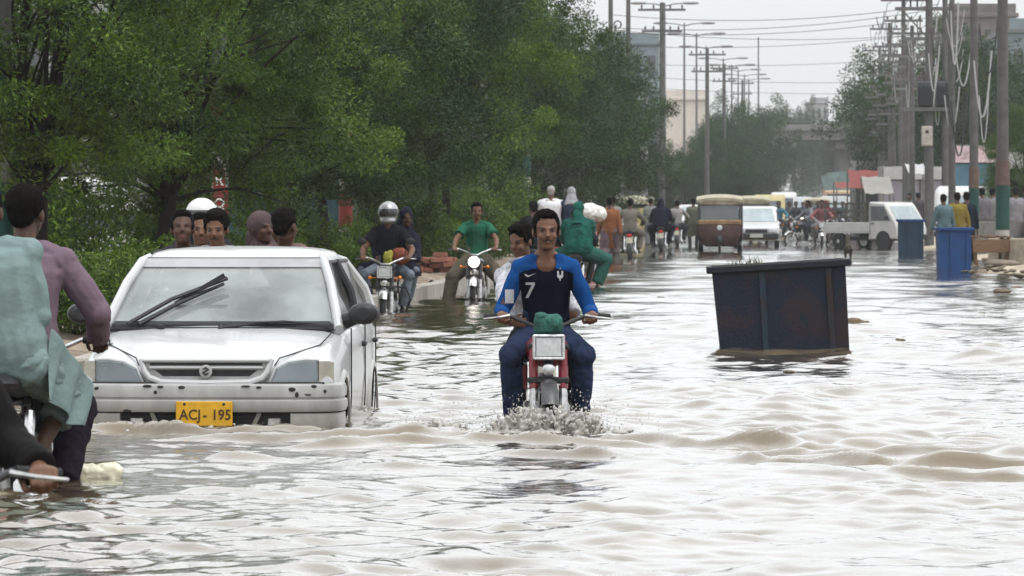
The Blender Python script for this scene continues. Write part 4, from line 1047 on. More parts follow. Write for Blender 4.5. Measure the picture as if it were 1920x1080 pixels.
def motorcycle(label, loc, rz, paint, group=None, lamp='rect', lit=False, detail=True, guard=False, mirrors=False, plate=True, fork_paint=None, steer=0, tilt=0):
    T = thing('motorcycle', label, 'motorcycle', loc, rz, group); T.rotation_euler = (0, R(tilt), rz)
    fp = fork_paint or paint
    bike_wheel(T, 'front_wheel', .62, detail=detail); bike_wheel(T, 'rear_wheel', -.58, detail=detail)
    def mudguard(b, y, a0, a1, wd, r_):
        rings = []
        for k in range(13):
            a = R(a0 + (a1 - a0) * k / 12); cy_, cz_ = y + r_ * math.cos(a), .285 + r_ * math.sin(a); up_ = Vector((0, math.cos(a), math.sin(a)))
            rings.append([Vector((x_, cy_, cz_)) + up_ * h_ for x_, h_ in ((-wd, -.03), (-wd, 0), (-wd * .6, .014), (0, .02), (wd * .6, .014), (wd, 0), (wd, -.03), (wd * .9, -.03), (wd * .55, .008), (0, .013), (-wd * .55, .008), (-wd * .9, -.03))])
        b.loft(rings)
    part('front_mudguard', CHROME if not fork_paint else mat('dull_steel', (.07, .07, .072), .4, metal=.6, var=.3, vscale=14), T, lambda b: mudguard(b, .62, 35, 150, .050, .305))
    part('rear_mudguard', BLACKM, T, lambda b: mudguard(b, -.58, 45, 195, .065, .31))
    for sg in (-1, 1):
        fk = part('fork_leg', ALU, T, lambda b: b.tube([(sg * .088, .625, .285), (sg * .088, .555, .52), (sg * .088, .545, .55)], [.028, .027, .022], 10))
        part('fork_cover', fp, fk, lambda b: b.tube([(sg * .088, .545, .55), (sg * .088, .50, .70), (sg * .088, .47, .80)], [.027, .029, .026], 10))
        part('shock_absorber', CHROME, T, lambda b: b.tube([(sg * .13, -.52, .34), (sg * .13, -.44, .66)], [.03, .026], 8))
        part('foot_peg', RUBBER, T, lambda b: b.tube([(sg * .10, .10, .26), (sg * .27, .10, .26)], .016, 8))
        part('grip', RUBBER, T, lambda b: b.tube([(sg * .25, .285, .985), (sg * .38, .255, .975)], .019, 10))
        part('brake_lever', ALU, T, lambda b: b.tube([(sg * .23, .32, .985), (sg * .29, .355, .975), (sg * .385, .335, .965)], [.010, .008, .006], 6))
        if not fork_paint: part('indicator', AMBER, T, lambda b: (b.tube([(sg * .09, .50, .73), (sg * .17, .50, .73)], .008, 6), b.ell((sg * .19, .505, .73), (.026, .03, .026), 10, 6)))
        if mirrors:
            part('mirror', BLACKP, T, lambda b: (b.tube([(sg * .22, .29, .99), (sg * .28, .27, 1.14)], .006, 6), b.ell((sg * .31, .265, 1.19), (.065, .014, .042), 12, 6)))
    part('handlebar', BLACKM if fork_paint else CHROME, T, lambda b: b.tube([(-.38, .255, .975), (-.24, .285, .985), (-.10, .37, .93), (-.05, .40, .90), (.05, .40, .90), (.10, .37, .93), (.24, .285, .985), (.38, .255, .975)], .012, 8))
    part('triple_clamp', BLACKM, T, lambda b: (b.box((0, .46, .80), (.25, .07, .035), bev=.01), b.box((0, .53, .60), (.25, .07, .04), bev=.01), b.tube([(0, .52, .58), (0, .42, .86)], .03, 8)))
    if lamp == 'rect':
        hd = part('headlight', BLACKM, T, lambda b: (b.box((0, .56, .80), (.185, .10, .145), bev=.025), b.box((0, .50, .80), (.15, .08, .12), bev=.03)))
        part('bezel', CHROME, hd, lambda b: [b.box((x_, .612, z_), (a, .018, c), bev=.006) for x_, z_, a, c in ((0, .868, .19, .018), (0, .732, .19, .018), (-.088, .80, .018, .15), (.088, .80, .018, .15))])
        part('lens', LIT if lit else LENS, hd, lambda b: b.prism([(-.078, .742), (.078, .742), (.078, .858), (-.078, .858)], .600, .616, 'y', .006))
    else:
        hd = part('headlight', BLACKM, T, lambda b: b.lathe((0, .48, .80), (0, 1, 0), [(0, .03), (.03, .075), (.10, .088), (.115, .085)], 20))
        part('lens', LIT if lit else LENS, hd, lambda b: b.lathe((0, .595, .80), (0, 1, 0), [(0, .082), (.012, .07), (.02, .03)], 20))
    part('horn', CHROME, T, lambda b: b.lathe((0, .545, .665), (0, 1, 0), [(0, .02), (.01, .034), (.025, .038), (.03, .028)], 14))
    tk = MB()
    tk.loft([ering(Vector((0, y, z)), Vector((1, 0, 0)), Vector((0, 0, 1)), a, c, 16) for y, z, a, c in ((.40, .76, .05, .05), (.36, .77, .10, .09), (.22, .775, .135, .11), (.06, .765, .13, .10), (-.06, .745, .10, .075), (-.10, .74, .05, .04))])
    tank = tk.build('fuel_tank', paint, T)
    part('filler_cap', CHROME, tank, lambda b: b.lathe((0, .2, .88), (0, 0, 1), [(0, .035), (.018, .035), (.024, .02)], 14))
    part('seat', mat('black_vinyl_seat', (0.02, 0.02, 0.021), 0.45, var=.2, bump=.3), T, lambda b: b.loft([ering(Vector((0, y, z)), Vector((1, 0, 0)), Vector((0, 0, 1)), a, c, 14) for y, z, a, c in ((-.02, .75, .07, .035), (-.08, .765, .12, .045), (-.25, .765, .135, .05), (-.45, .785, .13, .05), (-.70, .80, .115, .045), (-.76, .80, .07, .03))]))
    parts('side_panel', paint, T, [lambda b, sg=sg: b.box((sg * .125, -.22, .62), (.03, .26, .16), rot=(R(-12), 0, 0), bev=.014) for sg in (-1, 1)])
    part('engine', ALU, T, lambda b: (b.box((0, .06, .36), (.22, .34, .20), bev=.04), b.lathe((0, .20, .44), (0, .8, .35), [(0, .07)] + [(.012 * k, .085 if k % 2 else .07) for k in range(1, 13)] + [(.17, .05)], 14), b.lathe((-.15, .0, .36), (1, 0, 0), [(0, .06), (.02, .10), (.28, .10), (.30, .06)], 16)))
    part('frame', BLACKM, T, lambda b: (b.tube([(0, .42, .82), (0, .30, .62), (0, .22, .30), (0, -.2, .26)], .022, 8), b.tube([(0, .40, .80), (0, -.1, .70), (0, -.5, .70), (0, -.74, .72)], .025, 8), [b.tube([(sg * .07, -.2, .28), (sg * .09, -.58, .285)], .018, 6) for sg in (-1, 1)]))
    part('exhaust', CHROME, T, lambda b: b.tube([(.06, .28, .40), (.10, .30, .28), (.14, .15, .20), (.16, -.2, .22), (.17, -.5, .28), (.17, -.85, .32)], [.018, .02, .02, .03, .042, .038], 10))
    part('tail_light', REDL, T, lambda b: b.box((0, -.84, .70), (.12, .05, .07), bev=.015))
    if plate: part('number_plate', mat('bike_plate', (.62, .60, .52), .5, var=.2), T, lambda b: b.box((0, -.885, .58), (.17, .008, .14), rot=(R(10), 0, 0)))
    if guard:
        parts('crash_guard', BLACKM, T, [lambda b, sg=sg: b.tube([(sg * .06, .30, .62), (sg * .26, .32, .60), (sg * .32, .32, .45), (sg * .24, .28, .26), (sg * .06, .24, .27)], .013, 8) for sg in (-1, 1)])
    return T

# ------------------------------------------------------------------ the white hatchback in front
def spl(pts, n):
    """Catmull-Rom through rows of numbers"""
    A = np.array(pts, float); o_ = []; m_ = len(A)
    for i in range(m_ - 1):
        p0, p1, p2, p3 = A[max(i - 1, 0)], A[i], A[i + 1], A[min(i + 2, m_ - 1)]
        for t in np.linspace(0, 1, n, endpoint=False):
            o_.append(.5 * ((2 * p1) + (-p0 + p2) * t + (2 * p0 - 5 * p1 + 4 * p2 - p3) * t * t + (-p0 + 3 * p1 - 3 * p2 + p3) * t ** 3))
    o_.append(A[-1]); return o_

def car_wheel(T, name, x, y, r=.27, w_=.16):
    sg = 1 if x > 0 else -1
    t_ = part(name, ALU, T, lambda b: b.lathe((x + sg * .02, y, r), (sg, 0, 0), [(-.10, .16), (.03, .165), (.05, .15), (.055, .06), (.06, .03)], 20))
    part('tyre', RUBBER, t_, lambda b: b.lathe((x, y, r), (1, 0, 0), [(-w_ / 2, r * .62), (-w_ / 2, r * .93), (-w_ * .36, r), (w_ * .36, r), (w_ / 2, r * .93), (w_ / 2, r * .62)], 28))
    return t_

WHITE = mat('white_car_paint', (0.42, 0.43, 0.435), 0.28, spec=.5, coat=0.5, var=0.05, vscale=3)
GREYP = mat('road_film_on_white_paint', (0.36, 0.36, 0.355), 0.34, coat=0.3, var=0.16, vscale=5, streak=(1, 1, .4))
add_tide(WHITE, .30, .62, (.20, .165, .12)); add_tide(GREYP, .20, .56, (.17, .14, .10))
SEAM = mat('panel_gap', (0.03, 0.03, 0.03), 0.9)

def boolean_cut(ob, cutter):
    md = ob.modifiers.new('c', 'BOOLEAN'); md.operation = 'DIFFERENCE'; md.object = cutter; md.solver = 'EXACT'
    pa = ob.parent; ob.parent = None; cutter.parent = None
    me_ = evaluate(ob, (cutter,)); ob.parent = pa
    ob.modifiers.clear(); old = ob.data; ob.data = me_; bpy.data.meshes.remove(old)
    cm2 = cutter.data; bpy.data.objects.remove(cutter); bpy.data.meshes.remove(cm2)

def main_car(label, loc, rz):
    T = thing('hatchback_car', label, 'car', loc, rz)
    st = spl([(-.075, .66, .590, .640, .40), (-.11, .73, .640, .690, .30), (-.20, .770, .680, .725, .26), (-.40, .788, .725, .785, .24), (-.70, .793, .780, .845, .22), (-1.0, .795, .835, .895, .20),
              (-1.25, .797, .865, .905, .20), (-2.0, .80, .885, .905, .20), (-2.9, .795, .90, .915, .20), (-3.45, .78, .905, .92, .22), (-3.70, .74, .86, .88, .28), (-3.79, .68, .70, .72, .36)], 5)
    rings = []
    for y, w_, zs, zt, zb in st:
        half = [(0, zb), (w_ * .80, zb), (w_ * .955, zb + .04), (w_ * .985, zb + .14), (w_, (zb + zs) / 2 + .04), (w_ * .992, zs - .09), (w_ * .965, zs - .02), (w_ * .92, zs + .008), (w_ * .80, zs + (zt - zs) * .55), (w_ * .5, zs + (zt - zs) * .9), (0, zt)]
        rings.append([Vector((x_, y, z)) for x_, z in half] + [Vector((-x_, y, z)) for x_, z in half[-2:0:-1]])
    b = MB(); b.loft(rings); body = b.build('body', [WHITE, BLACKP], T, 30)
    c_ = MB()
    for yy in (-.70, -3.06):
        for sg in (-1, 1): c_.lathe((sg * .62, yy, .27), (sg, 0, 0), [(0, .315), (.4, .315)], 28)
    cut = c_.build('cut', [BLACKP], T); boolean_cut(body, cut)
    body.data.polygons.foreach_set('use_smooth', np.ones(len(body.data.polygons), bool)); body.data.set_sharp_from_angle(angle=R(32))
    for yy, nm in ((-.70, 'front_wheel'), (-3.06, 'rear_wheel')):
        for sg in (-1, 1):
            car_wheel(T, nm, sg * .69, yy)
            part('wheel_arch', BLACKP, body, lambda b: b.lathe((sg * .60, yy, .27), (sg, 0, 0), [(0, .30), (.02, .312), (.17, .312), (.17, .30)], 24))
            part('arch_flare', GREYP, body, lambda b: b.loft([[Vector((sg * (.792 + .012 * f), yy + rr * math.cos(R(a)), .27 + rr * math.sin(R(a)))) for rr, f in ((.314, 0), (.318, 1), (.350, 1), (.372, -.6))] for a in range(-10, 191, 10)], cap=False, closed=False))
    # roof and pillars
    roof = []
    for z, yf, yb, w_ in ((1.285, -1.66, -3.34, .585), (1.318, -1.70, -3.32, .578), (1.345, -1.78, -3.25, .555), (1.366, -1.95, -3.10, .48), (1.378, -2.2, -2.9, .34), (1.384, -2.4, -2.7, .12)):
        rg = []
        for k in range(32):
            a = 2 * PI * k / 32; ca, sa = math.cos(a), math.sin(a); e = .32
            px_ = math.copysign(abs(ca) ** e, ca) * w_; py_ = (yf + yb) / 2 + math.copysign(abs(sa) ** e, sa) * (yf - yb) / 2
            rg.append(Vector((px_, py_ - .05 * (px_ / .6) ** 2 * (1 if sa > 0 else -1), z)))
        roof.append(rg)
    rf = MB(); rf.loft(roof); roof_o = rf.build('roof', WHITE, T, 40)
    def flat_bar(b, p0, p1, a, c, d, steps=6, bulge=0.0, n=Vector((0, 1, 0))):
        pts = [Vector(p0).lerp(Vector(p1), i / steps) + n * (bulge * math.sin(PI * i / steps)) for i in range(steps + 1)]
        b.tube(pts, a, 8, flat=c)
    for sg in (-1, 1):
        part('windscreen_pillar', WHITE, T, lambda b: b.tube([(sg * .735, -.97, .87), (sg * .70, -1.16, .99), (sg * .645, -1.42, 1.16), (sg * .585, -1.68, 1.285), (sg * .55, -1.84, 1.325)], [.032, .030, .029, .029, .015], 10, flat=1.2))
        part('door_pillar', BLACKP, T, lambda b: b.tube([(sg * .752, -2.28, .88), (sg * .70, -2.30, 1.1), (sg * .60, -2.32, 1.29)], [.032, .03, .03], 8))
        part('rear_pillar', WHITE, T, lambda b: b.tube([(sg * .735, -3.50, .90), (sg * .68, -3.42, 1.1), (sg * .575, -3.25, 1.27), (sg * .53, -3.16, 1.31)], [.065, .055, .045, .02], 10))
        part('window_frame', BLACKP, T, lambda b: b.tube([(sg * .728, -1.02, .90), (sg * .648, -1.50, 1.18), (sg * .606, -1.78, 1.286), (sg * .603, -3.2, 1.284)], .014, 6))
        for y0, y1, t0, t1 in ((-1.14, -2.27, -1.74, -2.31), (-2.31, -3.42, -2.33, -3.22)):
            part('side_window', glassy('side_glass', (.12, .13, .13), .12, .45), T, lambda b: b.loft([[Vector((sg * (.758 - .155 * v - .01 * (1 - v) * 0), y0 + (t0 - y0) * v + ((y1 + (t1 - y1) * v) - (y0 + (t0 - y0) * v)) * u_, .885 + .40 * v)) for u_ in (0, .5, 1)] for v in (0, .33, .66, 1)], cap=False, closed=False))
        # door seams, handles, rub strip
        for y in (-1.15, -2.29, -3.2): part('door_seam', SEAM, body, lambda b: b.tube([(sg * .7985, y, .88), (sg * .801, y + .01, .70), (sg * .801, y + .01, .45), (sg * .794, y + .03, .30)], .0045, 5))
        for y in (-2.15, -3.1): part('door_handle', BLACKP, T, lambda b: b.box((sg * .806, y, .76), (.03, .14, .035), bev=.01))
        mi = part('side_mirror', BLACKP, T, lambda b: (b.tube([(sg * .755, -1.13, .92), (sg * .82, -1.12, .945), (sg * .84, -1.10, .96)], [.05, .045, .04], 10), b.loft([ering(Vector((sg * .885, y, .972)), Vector((1, 0, 0)), Vector((0, 0, 1)), a, c, 16) for y, a, c in ((-1.01, .05, .04), (-1.03, .088, .060), (-1.08, .102, .070), (-1.13, .098, .068), (-1.15, .082, .056))])))
        part('mirror_glass', CHROME, mi, lambda b: b.loft([ering(Vector((sg * .885, y, .972)), Vector((1, 0, 0)), Vector((0, 0, 1)), a, c, 16) for y, a, c in ((-1.151, .076, .050), (-1.154, .076, .050))]))
    part('windscreen', glassy('fogged_windscreen', (.43, .475, .465), .42, .14), T, lambda b: b.loft([[Vector((x_ * (.725 + (.572 - .725) * v), -.945 - .735 * v - .07 * x_ * x_ - .015 * math.sin(PI * v) * 0, .882 + .428 * v + .018 * math.sin(PI * v))) for x_ in np.linspace(-1, 1, 13)] for v in np.linspace(0, 1, 9)], cap=False, closed=False), 60)
    part('windscreen_seal', SEAM, T, lambda b: (b.tube([(x_ * .574, -1.678 - .07 * x_ * x_, 1.309) for x_ in np.linspace(-1, 1, 9)], .010, 6), b.tube([(x_ * .735, -.93 - .07 * x_ * x_, .876) for x_ in np.linspace(-1, 1, 9)], .016, 6),
          [b.tube([(sg * .712, -1.045, .90), (sg * .622, -1.47, 1.165), (sg * .568, -1.735, 1.30)], .010, 6) for sg in (-1, 1)]))
    part('rear_window', glassy('rear_glass', (.3, .33, .33), .35, .3), T, lambda b: b.loft([[Vector((x_ * (.66 - .12 * v), -3.58 + .27 * v + .05 * x_ * x_, .92 + .37 * v)) for x_ in np.linspace(-1, 1, 7)] for v in (0, .5, 1)], cap=False, closed=False))
    # cabin
    part('dashboard', DARKIN, T, lambda b: (b.box((0, -1.20, .895), (1.38, .46, .06), bev=.02), b.box((0, -2.3, .912), (1.38, 1.9, .02)), b.tube([(.36 + .17 * math.cos(a), -1.50 + .03 * math.sin(a), 1.0 + .16 * math.sin(a)) for a in np.linspace(0, 2 * PI, 17)], .014, 6)))
    for sx_ in (-.36, .36):
        st_ = part('front_seat', mat('grey_seat_cloth', (.20, .20, .20), .9, var=.2), T, lambda b: b.loft([ering(Vector((sx_, y, z)), Vector((1, 0, 0)), Vector((0, 1, 0)), a, .05, 12) for y, z, a in ((-1.90, .85, .22), (-1.95, 1.0, .23), (-2.0, 1.10, .17))]))
        part('headrest', mat('grey_seat_cloth', (.2, .2, .2)), st_, lambda b: b.box((sx_, -2.02, 1.17), (.24, .08, .13), bev=.035))
    part('rear_seat', mat('grey_seat_cloth', (.2, .2, .2)), T, lambda b: b.box((0, -2.95, .98), (1.15, .14, .26), rot=(R(-10), 0, 0), bev=.04))
    part('rear_view_mirror', BLACKP, T, lambda b: (b.box((0, -1.66, 1.235), (.22, .03, .065), bev=.012), b.tube([(0, -1.66, 1.25), (0, -1.70, 1.30)], .01, 6)))
    part('sun_strip', glassy('sun_strip', (.42, .42, .44), .62, .2), T, lambda b: b.loft([[Vector((x_ * (.725 + (.572 - .725) * v) * .985, -.940 - .735 * v - .07 * x_ * x_, .890 + .428 * v + .018 * math.sin(PI * v))) for x_ in np.linspace(-1, 1, 9)] for v in (.84, .92, .985)], cap=False, closed=False))
    # wipers: one stands off the glass
    part('wiper', BLACKP, T, lambda b: (b.tube([(.52, -.95, .905), (.30, -1.12, 1.03), (.02, -1.30, 1.155)], [.016, .014, .011], 6), b.tube([(.585, -.93, .91), (.33, -1.10, 1.06), (.0, -1.31, 1.19)], .014, 6), b.box((.16, -1.20, 1.12), (.36, .014, .030), rot=(0, R(30), R(14))),
                                          b.tube([(.40, -.945, .895), (.36, -.90, .888)], .018, 8)))
    part('wiper', BLACKP, T, lambda b: (b.tube([(.0, -.91, .888), (-.25, -.955, .915), (-.62, -.985, .905)], [.012, .010, .008], 6), b.tube([(-.12, -.935, .915), (-.40, -.965, .925), (-.66, -.985, .905)], .008, 6), b.tube([(.0, -.90, .875), (.0, -.915, .895)], .018, 8)))
    # bonnet edges
    parts('bonnet_seam', SEAM, body, [lambda b, sg=sg: b.tube([(sg * .415, -.085, .675), (sg * .44, -.14, .718), (sg * .655, -.55, .790), (sg * .70, -.85, .856), (sg * .715, -.93, .876)], .0045, 5) for sg in (-1, 1)])
    # bumper, swept round the nose
    path = spl([(.81, -.46), (.808, -.30), (.785, -.14), (.70, -.035), (.52, .015), (.25, .035), (0, .040), (-.25, .035), (-.52, .015), (-.70, -.035), (-.785, -.14), (-.808, -.30), (-.81, -.46)], 4)
    prof = ((-.07, .560), (-.012, .566), (.010, .555), (.016, .53), (.014, .485), (.004, .476), (.004, .470), (.020, .462), (.022, .42), (.012, .395), (-.03, .39), (-.08, .40))
    def sweep(pr):
        rr = []
        for i, p_ in enumerate(path):
            a, c = path[max(i - 1, 0)], path[min(i + 1, len(path) - 1)]; tx, ty = c[0] - a[0], c[1] - a[1]; L = math.hypot(tx, ty); nx, ny = ty / L, -tx / L
            if ny < 0 and abs(p_[0]) < .6: nx, ny = -nx, -ny
            if p_[0] * nx < 0 and abs(p_[0]) > .6: nx, ny = -nx, -ny
            rr.append([Vector((p_[0] + nx * o_, p_[1] + ny * o_, z)) for o_, z in pr])
        return rr
    bmp = MB(); bmp.loft(sweep(prof)); bmp_o = bmp.build('front_bumper', GREYP, T, 40)
    lowp = ((-.03, .392), (.006, .385), (.010, .33), (.002, .25), (-.02, .20), (-.06, .20), (-.08, .38))
    rr = sweep(lowp); k1 = [i for i, p_ in enumerate(path) if p_[0] > .50]; k2 = [i for i, p_ in enumerate(path) if p_[0] < -.50]
    lb = MB(); lb.loft([rr[i] for i in k1]); lb.loft([rr[i] for i in k2]); lb.loft([[p_ + Vector((0, 0, 0)) for p_ in r_] for r_ in [[Vector((v.x, v.y, min(v.z, .25) if j not in (0,) else .25)) for j, v in enumerate(rr[i])] for i in range(k1[-1], k2[0] + 1)]])
    lb.build('bumper_skirt', GREYP, bmp_o, 40)
    part('air_intake', BLACKP, bmp_o, lambda b: (b.box((0, -.055, .325), (1.12, .05, .15)), [b.box((0, -.02, z), (1.06, .012, .012)) for z in (.36, .318, .276)]))
    parts('tow_bracket', CHROME, bmp_o, [lambda b, x_=x_: b.box((x_, .0, .335), (.085, .03, .055), bev=.008) for x_ in (.42, -.42)])
    parts('bumper_strut', GREYP, bmp_o, [lambda b, sg=sg: b.box((sg * .30, -.012, .325), (.025, .02, .15), rot=(0, R(sg * 25), 0)) for sg in (-1, 1)])
    # scuffs where the paint has chipped off
    rs = random.Random(4)
    parts('paint_chip', SEAM, bmp_o, [lambda b, x_=x_, y=y, z=z, a=a, c=c: b.ell((x_, y, z), (a, .008, c), 8, 4) for x_, y, z, a, c in ((.66, -.005, .535, .022, .012), (.70, -.025, .47, .018, .010), (.27, .050, .548, .02, .008), (.35, .046, .552, .03, .009), (.30, .048, .515, .012, .012), (-.53, .03, .532, .024, .014), (-.56, .026, .50, .012, .018), (-.66, -.004, .55, .02, .010), (-.62, .008, .50, .03, .006), (-.72, -.035, .52, .018, .012), (-.25, .051, .552, .03, .006), (-.33, .047, .545, .018, .008), (.14, .054, .545, .022, .010), (.47, .034, .402, .03, .012), (.78, -.18, .50, .02, .015))])
    # grille
    gr = part('grille', GREYP, T, lambda b: b.prism([(-.385, .700), (.385, .700), (.36, .60), (.27, .563), (-.27, .563), (-.36, .60)], -.075, -.045, 'y', .004))
    parts('grille_slot', BLACKM, gr, [lambda b: b.prism([(-.345, .690), (.345, .690), (.342, .676), (-.342, .676)], -.06, -.0425, 'y'), lambda b: b.prism([(-.315, .648), (.315, .648), (.265, .610), (-.265, .610)], -.06, -.0425, 'y')])
    part('grille_bar', WHITE, gr, lambda b: (b.box((0, -.034, .662), (.70, .020, .016), bev=.006), b.box((0, -.036, .706), (.78, .03, .022), bev=.008)))
    part('grille_surround', WHITE, gr, lambda b: b.tube([(.40, -.05, .712), (.375, -.034, .640), (.345, -.026, .600), (.27, -.018, .572), (0, -.012, .566), (-.27, -.018, .572), (-.345, -.026, .600), (-.375, -.034, .640), (-.40, -.05, .712)], [.016, .020, .022, .022, .021, .022, .022, .020, .016], 10))
    part('badge', GREYP, gr, lambda b: (b.lathe((0, -.026, .640), (0, 1, 0), [(0, .040), (.008, .040), (.012, .032)], 20),))
    part('badge_letter', BLACKM, gr, lambda b: b.prism([(x_ * .78, .64 + (z_ - .64) * .78) for x_, z_ in ((-.030, .655), (0, .676), (.030, .655), (.012, .655), (0, .662), (-.008, .655), (.030, .628), (0, .604), (-.030, .628), (-.012, .628), (0, .620), (.008, .628))], -.0165, -.010, 'y'))
    # lamps
    for sg in (-1, 1):
        hp_ = [(sg * .395, .566), (sg * .672, .560), (sg * .682, .60), (sg * .676, .700), (sg * .60, .702), (sg * .50, .690), (sg * .435, .655)]
        hl_ = part('headlight', mat('lamp_reflector', (.42, .45, .47), .25, metal=.6, var=.3, vscale=9), T, lambda b: b.loft([[Vector((x_, y - .16 * max(0, abs(x_) - .45), z)) for x_, z in hp_] for y in (-.10, -.045)]))
        part('lens', glassy('headlamp_glass', (.30, .36, .40), .55), hl_, lambda b: b.loft([[Vector((.555 * sg + (x_ - .555 * sg) * k, y - .16 * max(0, abs(x_) - .45), .63 + (z - .63) * k)) for x_, z in hp_] for y, k in ((-.0449, 1.0), (-.028, .985), (-.020, .93))]))
        part('headlight_rim', WHITE, T, lambda b: b.tube([(sg * .385, -.045, .562), (sg * .425, -.042, .655), (sg * .50, -.05, .695), (sg * .60, -.066, .710), (sg * .685, -.085, .708)], .012, 8))
        part('corner_lamp', mat('corner_lens', (.38, .36, .31), .2, var=.15, vscale=10), T, lambda b: b.loft([[Vector((sg * x_, y, z)) for x_, y, z in ((.686, -.082, .565), (.742, -.115, .565), (.768, -.20, .572), (.768, -.20, .69), (.745, -.13, .70), (.686, -.088, .70))], [Vector((sg * (x_ - .04), y - .04, z)) for x_, y, z in ((.686, -.082, .565), (.742, -.115, .565), (.768, -.20, .572), (.768, -.20, .69), (.745, -.13, .70), (.686, -.088, .70))]]))
    part('lower_seam', SEAM, bmp_o, lambda b: b.tube([(.72, -.06, .567), (.50, -.018, .568), (0, .0, .566), (-.50, -.018, .568), (-.72, -.06, .567)], .009, 5))
    # number plate
    pl = part('number_plate', mat('yellow_plate', (.60, .33, .02), .5, var=.14, vscale=20), T, lambda b: b.box((0, .072, .385), (.345, .012, .150), bev=.004))
    for x_, tx in ((.085, 'ACJ'), (-.105, '195'), (-.005, '-')):
        me_ = text_mesh(tx, .088, mat('plate_ink', (.06, .035, .01), .6), .0015, .0012); o_ = link(bpy.data.objects.new('plate_lettering', me_), pl)
        o_.location = (x_, .0795, .377); o_.rotation_euler = (PI / 2, 0, PI); o_.scale = (.92, 1, 1)
    parts('plate_bolt', SEAM, pl, [lambda b, x_=x_: b.lathe((x_, .078, .444), (0, 1, 0), [(0, .009), (.004, .007)], 10) for x_ in (.12, -.12)])
    part('plate_bracket', BLACKP, T, lambda b: b.box((0, .05, .40), (.20, .05, .06)))
    return T

cx0 = xa(386, 34.0)
CAR = main_car('white hatchback with yellow number plate wading through the flood, front bumper scuffed', (cx0, 33.95, BED), HEAD_TO)

# ------------------------------------------------------------------ the main motorcycle and its two riders
RED = mat('red_bike_paint', (0.17, 0.008, 0.016), 0.3, coat=.4, var=.15)
BIKE = motorcycle('red motorcycle with rectangular headlight and green bundle ploughing through the water in the centre', (xa(1024, 34.0), 34.05, BED), PI + .02, RED, lamp='rect', detail=True, fork_paint=RED)
navy = cloth((0.012, 0.014, 0.034), 'jersey_navy', .2); royal = cloth((0.014, 0.105, 0.38), 'jersey_blue', .2)
jeans = mat('dark_denim', (0.016, 0.026, 0.062), 0.85, var=.35, vscale=7, bump=.4, bscale=80, spec=.15)
def jersey_fn(c, J):
    d = np.zeros(len(c), np.int32); NB = np.array(J['NB']); P = np.array(J['P'])
    def seg(p, a, b_):
        a, b_ = np.array(a), np.array(b_); t = np.clip(((p - a) @ (b_ - a)) / ((b_ - a) @ (b_ - a)), 0, 1); return np.linalg.norm(p - a - t[:, None] * (b_ - a), axis=1)
    arm = np.minimum.reduce([seg(c, J['sh'][i], J['el'][i]) for i in (0, 1)] + [seg(c, J['el'][i], J['wr'][i]) for i in (0, 1)])
    ax_ = (NB - P) / np.linalg.norm(NB - P); hgt = (c - P) @ ax_
    x_ = np.abs(c[:, 0])
    blue = ((arm < .082) & (x_ > .165)) | ((hgt > .445 - .42 * np.clip(x_ - .075, 0, 1)) & (x_ > .06) & (hgt > .36))
    d[blue] = 1; nk = NB + np.array(J['Yf']) * .085 - np.array(J['dr']) * .015; q_ = c - nk
    d[(q_[:, 0] / .068) ** 2 + (q_ @ np.array(J['dr']) / .060) ** 2 + (np.clip(-(q_ @ np.array(J['Yf'])), 0, 1) / .10) ** 2 < 1] = 9
    return d
RID = person('motorcyclist in blue and navy jersey with number seven, gripping the handlebars, face to camera', BIKE.location, PI + .02,
             **pose(RIDE, pel=(0, -.14, .85), lean=13, h=1.71, bulk=.92, head=(4, 3), top=dict(kind='jersey', m=[navy, royal], sleeve=.93), bottom=dict(m=jeans, loose=.05),
                    skin=0, q=.0065, stache=True, matfn=jersey_fn, hands=((-.275, .205, .985), (.275, .205, .985)), epole=((-.42, -.6, -1), (.42, -.6, -1)),
                    kpole=((-.30, 1, .15), (.30, 1, .15)), feet=((-.20, .12, .26), (.20, .12, .26)), fdir=((.1, 1, .05), (-.1, 1, .05)), curl=1.5))
# prints on the jersey, laid onto the cloth
def project_print(name, polys, m, T, shirt_name, y_from=.6, lift=.004, axis=Vector((0, -1, 0))):
    sh_o = [o_ for o_ in T.children if o_.name.split('.')[0] == shirt_name][0]
    bv = BVHTree.FromPolygons([v.co for v in sh_o.data.vertices], [p_.vertices[:] for p_ in sh_o.data.polygons])
    b = MB()
    for quad in polys:      # quads in (x, z); subdivided then dropped on the cloth
        A = [Vector((p_[0], p_[1])) for p_ in quad]; N = 6; vs = []
        for i in range(N + 1):
            for j in range(N + 1):
                u_, v_ = i / N, j / N; q2 = (A[0] * (1 - u_) + A[1] * u_) * (1 - v_) + (A[3] * (1 - u_) + A[2] * u_) * v_
                src = Vector((q2.x, y_from, q2.y)) if axis.y else Vector((y_from, q2.x, q2.y))
                hit = bv.ray_cast(src, axis); vs.append((hit[0] if hit[0] else src) - axis * lift)
        b.add(vs, [(i * (N + 1) + j, (i + 1) * (N + 1) + j, (i + 1) * (N + 1) + j + 1, i * (N + 1) + j + 1) for i in range(N) for j in range(N)])
    return b.build(name, m, sh_o, 80)
wprint = mat('white_print', (.50, .50, .52), .7)
def disc(cx_, cz_, r_, n_=8, e=1.0):
    return [[(cx_, cz_), (cx_ + r_ * math.cos(2 * PI * k / n_), cz_ + e * r_ * math.sin(2 * PI * k / n_)), (cx_ + r_ * math.cos(2 * PI * (k + .5) / n_), cz_ + e * r_ * math.sin(2 * PI * (k + .5) / n_)), (cx_ + r_ * math.cos(2 * PI * (k + 1) / n_), cz_ + e * r_ * math.sin(2 * PI * (k + 1) / n_))] for k in range(n_)]
